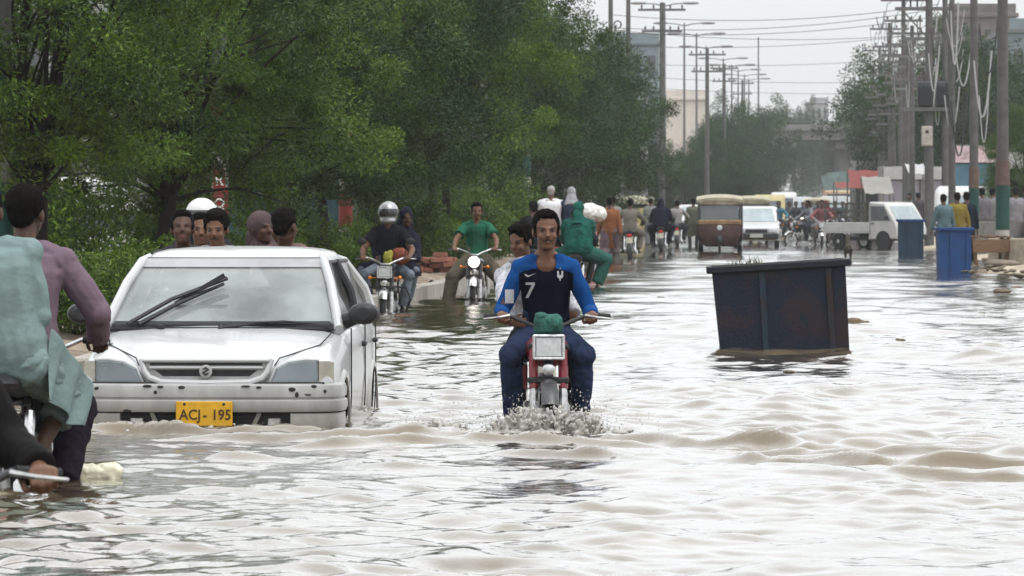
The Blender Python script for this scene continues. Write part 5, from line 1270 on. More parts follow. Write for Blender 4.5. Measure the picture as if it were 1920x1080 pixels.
# the rider's right is local +X = left in the picture
sx7 = .095; z7 = 1.135
project_print('shirt_number', [[(sx7 + .030, z7 + .045), (sx7 - .026, z7 + .045), (sx7 - .026, z7 + .030), (sx7 + .030, z7 + .030)], [(sx7 - .008, z7 + .031), (sx7 - .026, z7 + .031), (sx7 + .012, z7 - .05), (sx7 + .030, z7 - .05)]], wprint, RID['T'], 'jersey')
zs = 1.225
project_print('chest_tick', [[(.135, zs + .010), (.125, zs - .006), (.105, zs - .006), (.118, zs + .002)], [(.125, zs - .006), (.110, zs - .011), (.060, zs + .012), (.105, zs - .002)]], wprint, RID['T'], 'jersey')
project_print('crest', disc(-.085, 1.225, .020, 6, 1.1)[3:] + [[(-.105, 1.247), (-.094, 1.252), (-.090, 1.22), (-.100, 1.215)], [(-.065, 1.247), (-.076, 1.252), (-.080, 1.22), (-.070, 1.215)], [(-.090, 1.215), (-.080, 1.215), (-.082, 1.190), (-.088, 1.190)], [(-.088, 1.268), (-.082, 1.268), (-.082, 1.262), (-.088, 1.262)]], wprint, RID['T'], 'jersey')
# sleeve badge on the right upper arm
ab = RID['sh'][1].lerp(RID['el'][1], .66)
badge = project_print('sleeve_badge', [[(ab.x + .02, ab.z + .042), (ab.x - .034, ab.z + .042), (ab.x - .034, ab.z - .042), (ab.x + .02, ab.z - .042)]], wprint, RID['T'], 'jersey', lift=.006)

KID = person('passenger with thick dark hair leaning out behind the rider in the blue jersey', at_bike(BIKE), PI + .02,
             **pose(PILL, pel=(.03, -.47, .89), lean=1, side=13, h=1.44, head=(-38, 16), skin=0, q=.008, hair='full', hands=((-.205, -.10, .93), (.215, -.10, .93)),
                    top=dict(kind='shirt', m=mat('pale_check_shirt', (.42, .42, .46), .9, var=.35, vscale=45), sleeve=.95), bottom=dict(m=cloth((.03, .03, .035)), loose=.1), kpole=((-.3, 1, .3), (.3, 1, .3)), feet=((-.17, -.2, .33), (.17, -.2, .33)), fdir=((.9, .35, 0), (-.9, .35, 0)), palm=((0, -1, 0), (0, -1, 0))))
part('shirt_collar', cloth((.62, .62, .64)), KID['T'], lambda b: b.tube([KID['NB'] + KID['X'] * (.085 * math.cos(a)) + KID['Yf'] * (.075 * math.sin(a)) + Vector((0, 0, .02)) for a in np.linspace(0, 2 * PI, 17)], .018, 8))
# green cloth bundle tied on the headlight
gb = MB(); gb.box((0, 0, .06), (.17, .15, .125), rot=(0, .05, .05), bev=.025); gb.ell((.045, .02, .115), (.04, .06, .022)); gb.ell((-.03, .05, .07), (.05, .04, .05))
me = remesh(gb, .007, 1, .009, 22, 3); me.materials.append(mat('green_net_bag', (.022, .095, .075), .8, var=.5, vscale=26, bump=.8, bscale=90))
o = link(bpy.data.objects.new('cloth_bundle', me)); o.location = at_bike(BIKE, 0, .53, .872); o.rotation_euler = (0, 0, PI)
tag(o, 'green net-like bundle sitting on top of the red motorcycle headlight', 'bundle')
# ================================================================== OTHER VEHICLES
CREAM = mat('cream_canopy', (.33, .30, .22), .7, var=.2, vscale=4); MAROON = mat('dark_maroon_body', (.055, .025, .022), .5, var=.4, vscale=5)
OCHRE = mat('ochre_band', (.22, .14, .07), .55, var=.3, vscale=6); YELLOWT = mat('yellow_taxi', (.36, .30, .15), .5, var=.15)
DGLASS = mat('dark_vehicle_glass', (.05, .06, .07), .08, spec=.8, var=.3, vscale=2); PGLASS = mat('pale_vehicle_glass', (.26, .31, .33), .08, spec=.8, var=.2, vscale=2)
WHITE2 = mat('white_van_paint', (.46, .46, .455), .35, coat=.3, var=.08, vscale=3)

def rickshaw(label, loc, rz, group=None, body=MAROON, band=OCHRE):
    T = thing('auto_rickshaw', label, 'rickshaw', loc, rz, group)
    part('front_cowl', body, T, lambda b: b.loft([[Vector((x_ * w_, y - .10 * (abs(x_) ** 2) * k, z)) for x_ in (-1, -.8, -.4, 0, .4, .8, 1)] + [Vector((x_ * w_, -.1, z)) for x_ in (1, 0, -1)] for z, y, w_, k in ((.22, .92, .42, 1), (.35, 1.02, .52, 1), (.60, 1.04, .60, .9), (.86, .98, .63, .6))]))
    part('belt_band', band, T, lambda b: b.box((0, .90, .93), (1.28, .14, .15), bev=.03))
    ws = part('windscreen', DGLASS, T, lambda b: b.box((0, .80, 1.22), (1.12, .02, .44), rot=(R(14), 0, 0)))
    parts('windscreen_pillar', BLACKM, T, [lambda b, sg=sg: b.tube([(sg * .60, .90, .95), (sg * .60, .74, 1.48)], .035, 6) for sg in (-1, 1)])
    part('visor', CREAM, T, lambda b: b.box((0, .78, 1.52), (1.26, .10, .16), bev=.03))
    part('roof', CREAM, T, lambda b: b.loft([[Vector((x_ * .68, y, z - .07 * x_ * x_ * 1.0)) for x_ in np.linspace(-1, 1, 9)] + [Vector((x_ * .66, y, z - .09 - .07 * x_ * x_)) for x_ in np.linspace(1, -1, 9)] for y, z in ((.86, 1.66), (.5, 1.74), (-.6, 1.76), (-1.25, 1.70), (-1.35, 1.55))]))
    parts('side_panel', body, T, [lambda b, sg=sg: b.box((sg * .64, -.75, .70), (.05, 1.1, .55), bev=.02) for sg in (-1, 1)])
    parts('roof_post', BLACKM, T, [lambda b, sg=sg, y=y: b.tube([(sg * .63, y, .45), (sg * .63, y, 1.66)], .03, 6) for sg in (-1, 1) for y in (-.25, -1.25)])
    part('rear_panel', body, T, lambda b: b.box((0, -1.3, .85), (1.26, .06, .9), bev=.02)); part('seat', BLACKP, T, lambda b: (b.box((0, -.9, .62), (1.1, .45, .14), bev=.04), b.box((0, -1.15, .92), (1.1, .10, .5), bev=.04)))
    part('floor', BLACKM, T, lambda b: b.box((0, -.2, .32), (1.2, 2.1, .08)))
    hl_ = part('headlight', CHROME, T, lambda b: b.lathe((0, .98, .78), (0, 1, 0), [(0, .06), (.06, .085), (.08, .08)], 14)); part('lens', LENS, hl_, lambda b: b.lathe((0, 1.06, .78), (0, 1, 0), [(0, .075), (.01, .04)], 14))
    part('front_mudguard', BLACKM, T, lambda b: b.ell((0, .98, .42), (.14, .30, .16), 12, 8))
    bike_wheel(T, 'front_wheel', .98, .22, False)
    for sg in (-1, 1): car_wheel(T, 'rear_wheel', sg * .58, -.95, .22, .11)
    return T

def profile_body(T, name, m_, prof, w_, shrink=.05): return part(name, m_, T, lambda b: b.prism(prof, -w_ / 2, w_ / 2, 'x', shrink), 30)

def pickup(label, loc, rz):
    T = thing('pickup_truck', label, 'pickup', loc, rz); w_ = 1.42
    profile_body(T, 'cab', WHITE2, [(1.58, .34), (1.60, .62), (1.52, .86), (1.10, 1.42), (1.0, 1.50), (.42, 1.52), (.36, 1.46), (.36, .32)], w_, .05)
    part('windscreen', PGLASS, T, lambda b: b.loft([[Vector((x_, 1.50 + .005, .90)) for x_ in (-.60, .60)], [Vector((x_, 1.135 + .012, 1.385)) for x_ in (-.54, .54)]], cap=False, closed=False)); 
    for sg in (-1, 1):
        part('side_window', DGLASS, T, lambda b: b.prism([(1.30, .92), (.48, .92), (.48, 1.38), (1.02, 1.38)], sg * (w_ / 2 - .02), sg * (w_ / 2 + .006), 'x'))
        part('door_seam', SEAM, T, lambda b: b.tube([(sg * (w_ / 2 + .002), .44, 1.42), (sg * (w_ / 2 + .002), .44, .42)], .010, 5)); part('door_handle', BLACKP, T, lambda b: b.box((sg * (w_ / 2 + .012), .56, .84), (.02, .12, .03)))
        part('headlight', LENS, T, lambda b: b.box((sg * .50, 1.585, .66), (.24, .05, .16), bev=.02)); part('mirror', BLACKP, T, lambda b: b.box((sg * (w_ / 2 + .09), 1.18, 1.02), (.14, .05, .12), bev=.02))
    part('front_bumper', BLACKP, T, lambda b: b.box((0, 1.62, .42), (1.38, .10, .16), bev=.03))
    part('bed', WHITE2, T, lambda b: (b.box((0, -.62, .56), (1.40, 1.90, .06)), b.box((0, -1.55, .72), (1.40, .04, .30), bev=.01), [b.box((sg * .69, -.62, .72), (.04, 1.86, .30), bev=.01) for sg in (-1, 1)]))
    rk_ = mat('dark_olive_rack', (.07, .065, .05), .6, var=.3)
    for sg in (-1, 1):
        for k in range(5): part('rack_post', rk_, T, lambda b: b.box((sg * .68, -1.5 + k * .44, 1.17), (.04, .05, .62)))
        for z in (1.02, 1.24, 1.46): part('rack_rail', rk_, T, lambda b: b.box((sg * .69, -.62, z), (.03, 1.88, .05)))
    for z in (1.02, 1.24, 1.46): part('rack_rail', rk_, T, lambda b: b.box((0, .31, z), (1.38, .03, .05)))
    part('chassis', BLACKM, T, lambda b: b.box((0, 0, .36), (.9, 3.0, .12)))
    for sg in (-1, 1):
        for y, nm in ((1.0, 'front_wheel'), (-.95, 'rear_wheel')): car_wheel(T, nm, sg * .60, y, .27, .15)
        part('wheel_arch', BLACKP, T, lambda b: b.lathe((sg * (w_ / 2 - .12), 1.0, .30), (sg, 0, 0), [(0, .31), (.128, .31)], 20))
    return T

def van(label, loc, rz, paint=None, group=None, name='minivan', glass=PGLASS, h_=1.85):
    T = thing(name, label, 'van', loc, rz, group); w_ = 1.45; p_ = paint or WHITE2
    profile_body(T, 'body', p_, [(1.62, .30), (1.64, .66), (1.50, .95), (1.12, 1.60 * h_ / 1.85), (.98, 1.72 * h_ / 1.85), (.4, h_), (-1.3, h_), (-1.58, 1.76 * h_ / 1.85), (-1.64, 1.0), (-1.64, .30)], w_, .09)
    part('windscreen', glass, T, lambda b: b.loft([[Vector((x_, 1.512, .96)) for x_ in (-.58, .58)], [Vector((x_, 1.155, 1.56 * h_ / 1.85)) for x_ in (-.52, .52)]], cap=False, closed=False))
    part('rear_window', DGLASS, T, lambda b: b.loft([[Vector((x_, -1.652, 1.08)) for x_ in (-.54, .54)], [Vector((x_, -1.60, 1.62 * h_ / 1.85)) for x_ in (-.50, .50)]], cap=False, closed=False))
    for sg in (-1, 1):
        for y0, y1 in ((.95, .25), (.15, -.55), (-.65, -1.40)): part('side_window', DGLASS, T, lambda b: b.prism([(y0, 1.05), (y1, 1.05), (y1, 1.50 * h_ / 1.85), (y0 - (.0 if y0 < .9 else -.05), 1.50 * h_ / 1.85)], sg * (w_ / 2 - .02), sg * (w_ / 2 + .006), 'x'))
        part('headlight', LENS, T, lambda b: b.box((sg * .50, 1.63, .68), (.26, .05, .16), bev=.02)); part('tail_light', REDL, T, lambda b: b.box((sg * .60, -1.635, .85), (.12, .05, .26), bev=.015))
        for y, nm in ((1.0, 'front_wheel'), (-1.0, 'rear_wheel')): car_wheel(T, nm, sg * .62, y, .27, .15)
    part('front_bumper', BLACKP, T, lambda b: b.box((0, 1.66, .42), (1.42, .10, .16), bev=.03)); part('rear_bumper', BLACKP, T, lambda b: b.box((0, -1.66, .40), (1.42, .10, .15), bev=.03))
    return T

def hatch(label, loc, rz, paint, group=None, name='small_car', plate=True):
    T = thing(name, label, 'car', loc, rz, group); w_ = 1.48
    profile_body(T, 'body', paint, [(1.66, .26), (1.70, .46), (1.66, .66), (.80, .84), (-1.40, .88), (-1.70, .80), (-1.74, .45), (-1.70, .26)], w_, .07)
    profile_body(T, 'roof', paint, [(.78, .84), (.12, 1.33), (-.1, 1.38), (-1.0, 1.37), (-1.2, 1.30), (-1.5, .88)], w_ - .16, .10)
    part('windscreen', PGLASS, T, lambda b: b.loft([[Vector((x_, .745, .885)) for x_ in (-.60, .60)], [Vector((x_, .185, 1.30)) for x_ in (-.50, .50)]], cap=False, closed=False))
    for sg in (-1, 1):
        part('side_window', DGLASS, T, lambda b: b.prism([(.55, .92), (-1.25, .92), (-1.08, 1.26), (.14, 1.26)], sg * (w_ / 2 - .14), sg * (w_ / 2 - .066), 'x'))
        part('headlight', LENS, T, lambda b: b.box((sg * .52, 1.69, .58), (.26, .05, .13), bev=.02)); part('mirror', BLACKP, T, lambda b: b.box((sg * .78, .55, .92), (.14, .06, .10), bev=.02))
        part('tail_light', REDL, T, lambda b: b.box((sg * .58, -1.735, .70), (.22, .04, .14), bev=.01))
        for y, nm in ((1.05, 'front_wheel'), (-1.1, 'rear_wheel')): car_wheel(T, nm, sg * .66, y, .26, .15)
    part('front_bumper', BLACKP, T, lambda b: b.box((0, 1.73, .40), (1.46, .10, .20), bev=.03)); part('grille', BLACKM, T, lambda b: b.box((0, 1.70, .57), (.72, .03, .11)))
    part('rear_window', DGLASS, T, lambda b: b.loft([[Vector((x_, -1.47, .96)) for x_ in (-.56, .56)], [Vector((x_, -1.245, 1.27)) for x_ in (-.48, .48)]], cap=False, closed=False))
    if plate: part('number_plate', mat('pale_plate', (.40, .40, .38), .5), T, lambda b: b.box((0, 1.786, .42), (.42, .01, .12)))
    return T

def loader(label, loc, rz):
    """three-wheeled motorcycle cart with a railed cargo box"""
    T = thing('cargo_rickshaw', label, 'cart', loc, rz); redb = mat('red_cart_paint', (.36, .05, .045), .5, var=.3, vscale=4)
    part('cargo_floor', redb, T, lambda b: b.box((0, -.55, .62), (1.25, 1.6, .07), bev=.01))
    for sg in (-1, 1): part('side_board', redb, T, lambda b: b.box((sg * .61, -.55, .82), (.04, 1.6, .36), bev=.01)); part('side_rail', POLE, T, lambda b: b.tube([(sg * .61, -1.33, 1.0), (sg * .61, -1.33, 1.25), (sg * .61, .22, 1.25), (sg * .61, .22, 1.0)], .02, 6))
    part('tail_board', redb, T, lambda b: b.box((0, -1.34, .84), (1.25, .04, .40), bev=.01)); part('bench', mat('bench_pad', (.10, .10, .11), .8), T, lambda b: b.box((0, -.5, .98), (1.1, .6, .12), bev=.03))
    for sg in (-1, 1): car_wheel(T, 'rear_wheel', sg * .56, -.75, .25, .11); part('tail_light', REDL, T, lambda b: b.box((sg * .5, -1.37, .62), (.12, .03, .08)))
    bike_wheel(T, 'front_wheel', 1.25, .28, False)
    part('frame', BLACKM, T, lambda b: (b.tube([(0, 1.25, .28), (0, 1.02, .95)], .04, 8), b.tube([(0, 1.0, .85), (0, .2, .5)], .04, 8), b.tube([(-.36, .92, 1.0), (0, 1.03, .95), (.36, .92, 1.0)], .015, 6)))
    part('fuel_tank', redb, T, lambda b: b.ell((0, .75, .78), (.13, .25, .12), 14, 8)); part('seat', BLACKP, T, lambda b: b.box((0, .35, .74), (.26, .45, .10), bev=.03))
    return T

def truck(label, loc, rz, group=None):
    T = thing('decorated_truck', label, 'truck', loc, rz, group); pm = mat('painted_truck_board', (.42, .22, .16), .6, var=.5, vscale=3, col2=(.52, .45, .30)); tq = mat('pale_turquoise_board', (.12, .17, .165), .6, var=.25, vscale=3)
    part('cab', pm, T, lambda b: b.box((0, 1.9, 1.5), (2.2, 1.5, 2.0), bev=.08)); part('windscreen', DGLASS, T, lambda b: b.box((0, 2.66, 1.85), (1.8, .03, .75)))
    part('crown_board', tq, T, lambda b: b.loft([[Vector((x_, 2.5, z)) for x_, z in ((-1.1, 2.5), (1.1, 2.5), (1.35, 3.5), (.8, 3.85), (0, 3.95), (-.8, 3.85), (-1.35, 3.5))], [Vector((x_, 1.6, z)) for x_, z in ((-1.1, 2.5), (1.1, 2.5), (1.35, 3.5), (.8, 3.85), (0, 3.95), (-.8, 3.85), (-1.35, 3.5))]]))
    part('cargo_body', pm, T, lambda b: b.box((0, -1.3, 2.1), (2.3, 4.6, 2.4), bev=.05)); part('front_bumper', CHROME, T, lambda b: b.box((0, 2.75, .65), (2.2, .15, .25), bev=.03))
    for sg in (-1, 1):
        part('headlight', LENS, T, lambda b: b.lathe((sg * .8, 2.66, 1.05), (0, 1, 0), [(0, .12), (.04, .11)], 12))
        for y, nm in ((1.9, 'front_wheel'), (-2.2, 'rear_wheel')): car_wheel(T, nm, sg * .95, y, .48, .28)
    return T

def on(px, D, z=0.0): return (xa(px, D), D, z)
RK = rickshaw('brown and cream auto rickshaw coming towards the camera left of the white car', on(1350, 164, -.08), HEAD_TO)
WC = hatch('white hatchback with dark bumper following the auto rickshaw', on(1419, 184, -.06), HEAD_TO, WHITE2)
PU = pickup('white pickup with stake rack crossing the street from left to right', on(1640, 177, -.06), -PI / 2 - .80)
VN = van('white minivan parked nose-on behind the banded poles', on(1803, 168, .08), HEAD_TO - .1)
LD = loader('red three-wheeled cargo cart carrying two passengers in white shawls', on(1062, 116, -.2), HEAD_AWAY)
van('white minivan beyond the median trees at far left', on(120, 100, .0), -PI / 2 + .1, group='vehicles beyond the median')
hatch('white car behind the bush beyond the median', on(285, 96, .0), -PI / 2, WHITE2, 'vehicles beyond the median')
hatch('white car glimpsed right of the teal painted wall', on(590, 125, 0), HEAD_AWAY, WHITE2, 'vehicles beyond the median')
rickshaw('cream-roofed rickshaw right behind the white hatchback', on(1408, 205, -.05), HEAD_TO)
rickshaw('pale yellow-roofed rickshaw driving away behind the man in beige', on(1192, 205, -.05), HEAD_AWAY, body=YELLOWT)
G_T = 'distant traffic'
van('yellow-cream minibus nearest in the far traffic queue', on(1443, 262), HEAD_TO, YELLOWT, G_T, 'minibus', DGLASS)
van('white minibus behind the yellow-cream one', on(1470, 320), HEAD_TO, None, G_T, 'minibus', DGLASS, 2.1)
hatch('pinkish car roof in the far traffic left of the smoke', on(1452, 345), HEAD_TO, mat('dull_red_paint', (.30, .12, .11), .4), G_T)
van('grey minivan in the middle of the far traffic', on(1500, 330), HEAD_TO, mat('silver_grey_paint', (.34, .36, .37), .4), G_T)
hatch('pale car under the far left trees', on(1400, 330), HEAD_TO, WHITE2, G_T)
van('pale van in the far traffic below the overpass', on(1510, 410), HEAD_TO, mat('pale_blue_paint', (.40, .50, .50), .4), G_T, glass=DGLASS)
hatch('white car in the far traffic below the overpass', on(1532, 380), HEAD_TO, WHITE2, G_T)
truck('tall painted truck with pale turquoise crown at the far right of the traffic', on(1572, 430), HEAD_TO, G_T)
van('white van roof behind the crowd of motorcycles', on(1565, 300), HEAD_TO, None, G_T)
rickshaw('far cream rickshaw to the right of the grey minivan', on(1532, 290), HEAD_TO, G_T)

for i, (px, D, kind, lab) in enumerate(((1425, 300, 'r', 'far rickshaw left of the yellow-cream minibus'), (1484, 370, 'h', 'far dark car behind the white minibus'), (1495, 450, 'v', 'tiny grey van at the end of the street, left'), (1522, 470, 'h', 'tiny pale car at the end of the street, middle'), (1545, 480, 'v', 'tiny white van at the end of the street, right'), (1375, 280, 'h', 'white car parked under the far left trees'), (1345, 300, 'v', 'pale van parked under the far left trees'), (1545, 340, 'r', 'far cream rickshaw behind the crowd, right'), (1590, 330, 'v', 'white van beside the red canopy'), (1300, 260, 'h', 'grey car far behind the olive-shirted walker'))):
    if kind == 'r': rickshaw(lab, on(px, D), HEAD_TO, G_T)
    elif kind == 'h': hatch(lab, on(px, D), HEAD_TO, [WHITE2, mat('dark_grey_paint', (.05, .055, .06), .4), mat('silver_grey_paint', (.34, .36, .37), .4)][i % 3], G_T)
    else: van(lab, on(px, D), HEAD_TO, [mat('silver_grey_paint', (.34, .36, .37), .4), None][i % 2], G_T, glass=DGLASS)
# ================================================================== PEOPLE ON THE STREET
BLK = mat('black_bike_paint', (.018, .018, .02), .3, coat=.4); BLU = mat('blue_bike_paint', (.02, .05, .16), .3, coat=.3)
C = cloth
# ---- left foreground: two men on one motorcycle, seen from behind
h_ = HEAD_AWAY - R(4)
b2x, b2y = xa(30, 27.0), 27.35
BK2 = motorcycle('motorcycle carrying the teal and mauve clad men at the left edge', (b2x, b2y, BED), h_, BLK, lamp='round', mirrors=False)
teal_c = C((.36, .50, .50), 'teal_kurta_cloth', .05); mauve_c = C((.32, .225, .29), 'mauve_shirt_cloth', .06); dark_tr = C((.028, .020, .035), 'dark_plum_cloth')
MAUVE = person('man in mauve shirt with dark hair seen from behind, riding at the left edge', (b2x, b2y, BED), h_, **pose(RIDE, pel=(.02, -.10, .92), lean=6, h=1.80, head=(-12, 0), skin=1, hair='full', q=.0075, top=dict(kind='shirt', m=mauve_c, sleeve=.9),
               bottom=dict(m=dark_tr, loose=.4), feet=((-.24, .06, .20), (.20, .0, .20)), kpole=((-.5, 1, .2), (.22, 1, .1)), hands=((-.31, .22, .995), (.335, .22, .985)), epole=((-.8, -.6, -.8), (.9, -.5, -.7)), bulk=1.06, shoes=True))
TEAL = person('man in loose teal kurta sitting behind the mauve-shirted rider, head out of frame', (b2x, b2y, BED), h_, **pose(PILL, pel=(.04, -.52, .93), lean=1, side=-12, h=1.82, head=(0, 5), skin=1, q=.0075, top=dict(kind='kurta', m=teal_c, sleeve=.9, hem=.05), bottom=dict(m=teal_c, loose=.5, len=.40),
               feet=((-.34, -.24, .30), (.12, -.36, .30)), kpole=((-1, .8, .2), (.34, 1, .1)), hands=((-.25, -.2, .92), (.02, -.33, .98)), epole=((-1, -.4, -.6), (.9, -.7, -.6)), bulk=1.08, shoes=False))
# the loose front panel of the kurta hangs over the right thigh
def flap(b):
    a, k = TEAL['P'] + Vector((.12, .02, .05)), TEAL['kn'][1]; n = 14; rings = []
    for j in range(8):
        v = j / 7; rings.append([a.lerp(k, t) + Vector((.115 - .03 * v + .022 * math.sin(t * 13 + v * 2.5) * (.3 + v), .02 * math.sin(t * 9 + v * 4) * v - .05 * v, .06 - .33 * v * (1 - .25 * t) + .02 * math.sin(t * 8) * v)) for t in np.linspace(-.12, 1.06, n)])
    b.loft(rings, cap=False, closed=False)
fo = part('kurta_panel', teal_c, TEAL['T'], flap, 80); fm = fo.modifiers.new('thickness', 'SOLIDIFY'); fm.thickness = .006
sm_ = fo.modifiers.new('soft', 'SUBSURF'); sm_.levels = 2; sm_.render_levels = 2
# ---- nearest rider, only hand and handlebar in the picture
BK4 = motorcycle('black motorcycle cut off by the lower left corner, only its handlebar end in view', (-1.655, 15.16, BED - .05), PI + .30, BLK, lamp='round', mirrors=False, fork_paint=BLK)
person('rider in black jacket with orange trim whose fist grips the handlebar at lower left', (-1.655, 15.16, BED - .05), PI + .30, **pose(RIDE, lean=3, h=1.72, skin=0, q=.0055, curl=1.5, hair='helmet', hair_m=mat('black_helmet', (.02, .02, .02), .25, coat=.5),
       top=dict(kind='shirt', m=[mat('black_jacket', (.006, .0055, .0055), .85, var=.3, bump=.3, spec=.1), mat('orange_trim', (.5, .16, .02), .7)], sleeve=.97), bottom=dict(m=C((.03, .03, .035))), hands=((-.335, .205, .985), (.30, .205, .985)), epole=((-.25, -.9, -.5), (.3, -.9, -.5)), kpole=((.1, 1, 0), (.1, 1, 0)), feet=((-.12, -.05, .25), (.15, .1, .25)),
       matfn=lambda c, J: (np.linalg.norm(c - np.array(J['el'][0].lerp(J['wr'][0], .42)), axis=1) < .048)))
# ---- people pushing the white car, only heads above the roof
PUSH = dict(lean=33, pel=(0, -.15, .90), hands=((-.22, .42, .95), (.22, .42, .95)), feet=((-.12, -.5, 0), (.12, -.1, 0)), fdir=((0, 1, .3), (0, 1, .3)), palm=((0, 1, -.2), (0, 1, -.2)), q=.010)
for px, D, kw in ((348, 39.9, dict(label='dark-skinned man in white shirt behind the car roof, leftmost head', h=1.74, skin=1, top=dict(kind='shirt', m=C((.10, .10, .11))), head=(6, -8))),
                  (411, 39.5, dict(label='man with full dark hair and white collar pushing behind the car roof', h=1.75, skin=0, hair='full', top=dict(kind='shirt', m=C((.55, .55, .54))), head=(-4, 10), stache=True)),
                  (381, 41.0, dict(label='face half hidden between the two men behind the car roof', h=1.70, skin=0, top=dict(kind='shirt', m=C((.30, .25, .22))), head=(10, 0))),
                  (492, 40.6, dict(label='woman with pinkish headscarf turned sideways behind the car roof', h=1.66, skin=1, hair='scarf', hair_m=C((.17, .12, .125)), top=dict(kind='shirt', m=C((.05, .045, .08))), head=(42, 0), lean=26)),
                  (537, 40.2, dict(label='man with cropped dark hair looking down, rightmost head behind the car roof', h=1.72, skin=1, top=dict(kind='shirt', m=C((.30, .20, .18))), head=(150, 0), lean=28)),
                  (515, 41.6, dict(label='person under a dark navy scarf just behind the woman at the car roof', h=1.62, skin=1, hair='scarf', hair_m=C((.018, .016, .035)), top=dict(kind='shirt', m=C((.03, .03, .05))), head=(40, 0), lean=26)),
                  (378, 43.2, dict(label='person in white helmet standing behind the car pushers', h=1.71, skin=1, hair='helmet', hair_m=mat('white_helmet', (.55, .55, .55), .3, coat=.4), top=dict(kind='shirt', m=C((.05, .05, .06))), lean=12))):
    k = dict(PUSH); k['bottom'] = dict(m=C((.06, .06, .07))); k['group'] = 'people pushing the white car'; k.update(kw); lab = k.pop('label')
    person(lab, on(px, D, BED), PI + xa(px, D) / D, **k)

# ---- helmeted rider with passenger by the kerb
BK5 = motorcycle('black motorcycle with crash guards ridden by the helmeted man at the kerb', on(727, 71.5, BED), HEAD_TO, BLK, lamp='rect', guard=True, mirrors=True)
person('motorcyclist in silver helmet and dark shirt beside the kerb', BK5.location, HEAD_TO, **pose(RIDE, lean=4, h=1.76, skin=0, hair='helmet', hair_m=mat('silver_helmet', (.38, .39, .40), .3, metal=.4, coat=.4), q=.011, top=dict(kind='shirt', m=C((.022, .022, .034)), sleeve=.35), bottom=dict(m=mat('grey_blue_denim', (.13, .16, .20), .85, var=.3, vscale=7)), epole=((-.8, -.5, -.7), (.8, -.5, -.7))))
person('passenger in navy leaning out behind the silver-helmeted rider', BK5.location, HEAD_TO, **pose(PILL, side=-22, lean=14, h=1.72, skin=1, q=.012, hair='scarf', hair_m=C((.03, .03, .055)), top=dict(kind='kurta', m=C((.03, .032, .06)), hem=.1), bottom=dict(m=mat('grey_blue_denim', (.13, .16, .20))), head=(20, 10)))
bg = MB(); bg.ell((0, 0, .10), (.12, .08, .11)); bg.box((.02, 0, .08), (.22, .10, .15), bev=.04); me = remesh(bg, .015, 2, .03, 14, 2); me.materials.append(mat('orange_bag', (.20, .045, .02), .7, var=.3, vscale=9))
o = link(bpy.data.objects.new('shopping_bag', me)); o.location = at_bike(BK5, -.16, .12, .90); tag(o, 'orange bag held on the lap of the silver-helmeted rider', 'bag')
bg = MB(); bg.ell((0, 0, .08), (.06, .05, .10)); bg.ell((.03, 0, .15), (.035, .035, .05)); bg.ell((-.03, 0, .14), (.03, .03, .045)); me = remesh(bg, .014, 2, .03, 14, 2); me.materials.append(mat('yellow_bag', (.28, .27, .03), .7, var=.25, vscale=9))
o = link(bpy.data.objects.new('shopping_bag', me)); o.location = at_bike(BK5, -.02, .30, .88); tag(o, 'small yellow bag hanging at the handlebar of the kerbside motorcycle', 'bag')
# ---- rider in green t-shirt, headlight on
BK6 = motorcycle('motorcycle with lit headlight ridden by the man in green t-shirt', on(893, 79.5, BED + .05), HEAD_TO, BLK, lamp='round', lit=True)
person('young man in green t-shirt and khaki trousers riding with feet out', BK6.location, HEAD_TO, **pose(RIDE, lean=1, h=1.70, skin=0, q=.011, head=(8, 4), top=dict(kind='shirt', m=C((.035, .22, .125), 'green_tshirt'), sleeve=.35), bottom=dict(m=C((.20, .175, .13)), loose=.7), feet=((-.42, .16, .08), (.40, .16, .08)), kpole=((-1, .9, .5), (1, .9, .5)), epole=((-.9, -.5, -.6), (.9, -.5, -.6))))
# ---- bikes going away in the middle
BK7 = motorcycle('motorcycle carrying the woman in a green shawl away from the camera', on(1080, 93, BED), HEAD_AWAY, BLK, lamp='round')
person('rider in dark shirt in front of the woman in the green shawl', BK7.location, HEAD_AWAY, **pose(RIDE, h=1.62, skin=1, q=.013, top=dict(kind='shirt', m=C((.06, .07, .09))), bottom=dict(m=C((.05, .05, .06)))))
person('woman wrapped in a green hooded shawl on the back of a motorcycle', BK7.location, HEAD_AWAY, **pose(PILL, pel=(.06, -.50, .92), h=1.72, skin=0, q=.012, hair='hood', hair_m=C((.022, .17, .135), 'green_shawl', .3), top=dict(kind='kurta', m=C((.03, .16, .13)), hem=.2), bottom=dict(m=C((.05, .18, .15)), loose=1), feet=((-.24, -.26, .33), (.36, -.36, .26)), kpole=((-.7, 1, .3), (1.2, .6, .2)), bulk=1.12, head=(-25, 0)))
BK8 = motorcycle('motorcycle of the dark-shirted man behind the central rider', on(1000, 104, BED), HEAD_AWAY, BLK, lamp='round')
person('dark-haired man in black shirt riding away, seen left of the central rider', BK8.location, HEAD_AWAY, **pose(RIDE, h=1.76, pel=(0, -.16, .92), skin=1, q=.013, top=dict(kind='shirt', m=C((.022, .022, .028))), bottom=dict(m=C((.04, .04, .05))), head=(30, 0)))
SIT = dict(pel=(0, 0, 1.16), lean=4, feet=((-.12, .40, .72), (.12, .40, .72)), hands=((-.15, .30, 1.12), (.15, .30, 1.12)), q=.013)
def at_l(dx, dy, dz=0):
    v = Vector((dx, dy, dz)); v.rotate(Euler((0, 0, HEAD_AWAY))); return tuple(Vector(LD.location) + v)
person('grey-haired passenger in white patterned shawl sitting high on the red cart', at_l(-.30, -.55), HEAD_AWAY, **pose(SIT, h=1.72, hair='short', hair_m=HAIR_G, top=dict(kind='kurta', m=mat('white_patterned_shawl', (.62, .61, .64), .9, var=.22, vscale=28), hem=.1), bottom=dict(m=C((.5, .5, .5))), bulk=1.25))
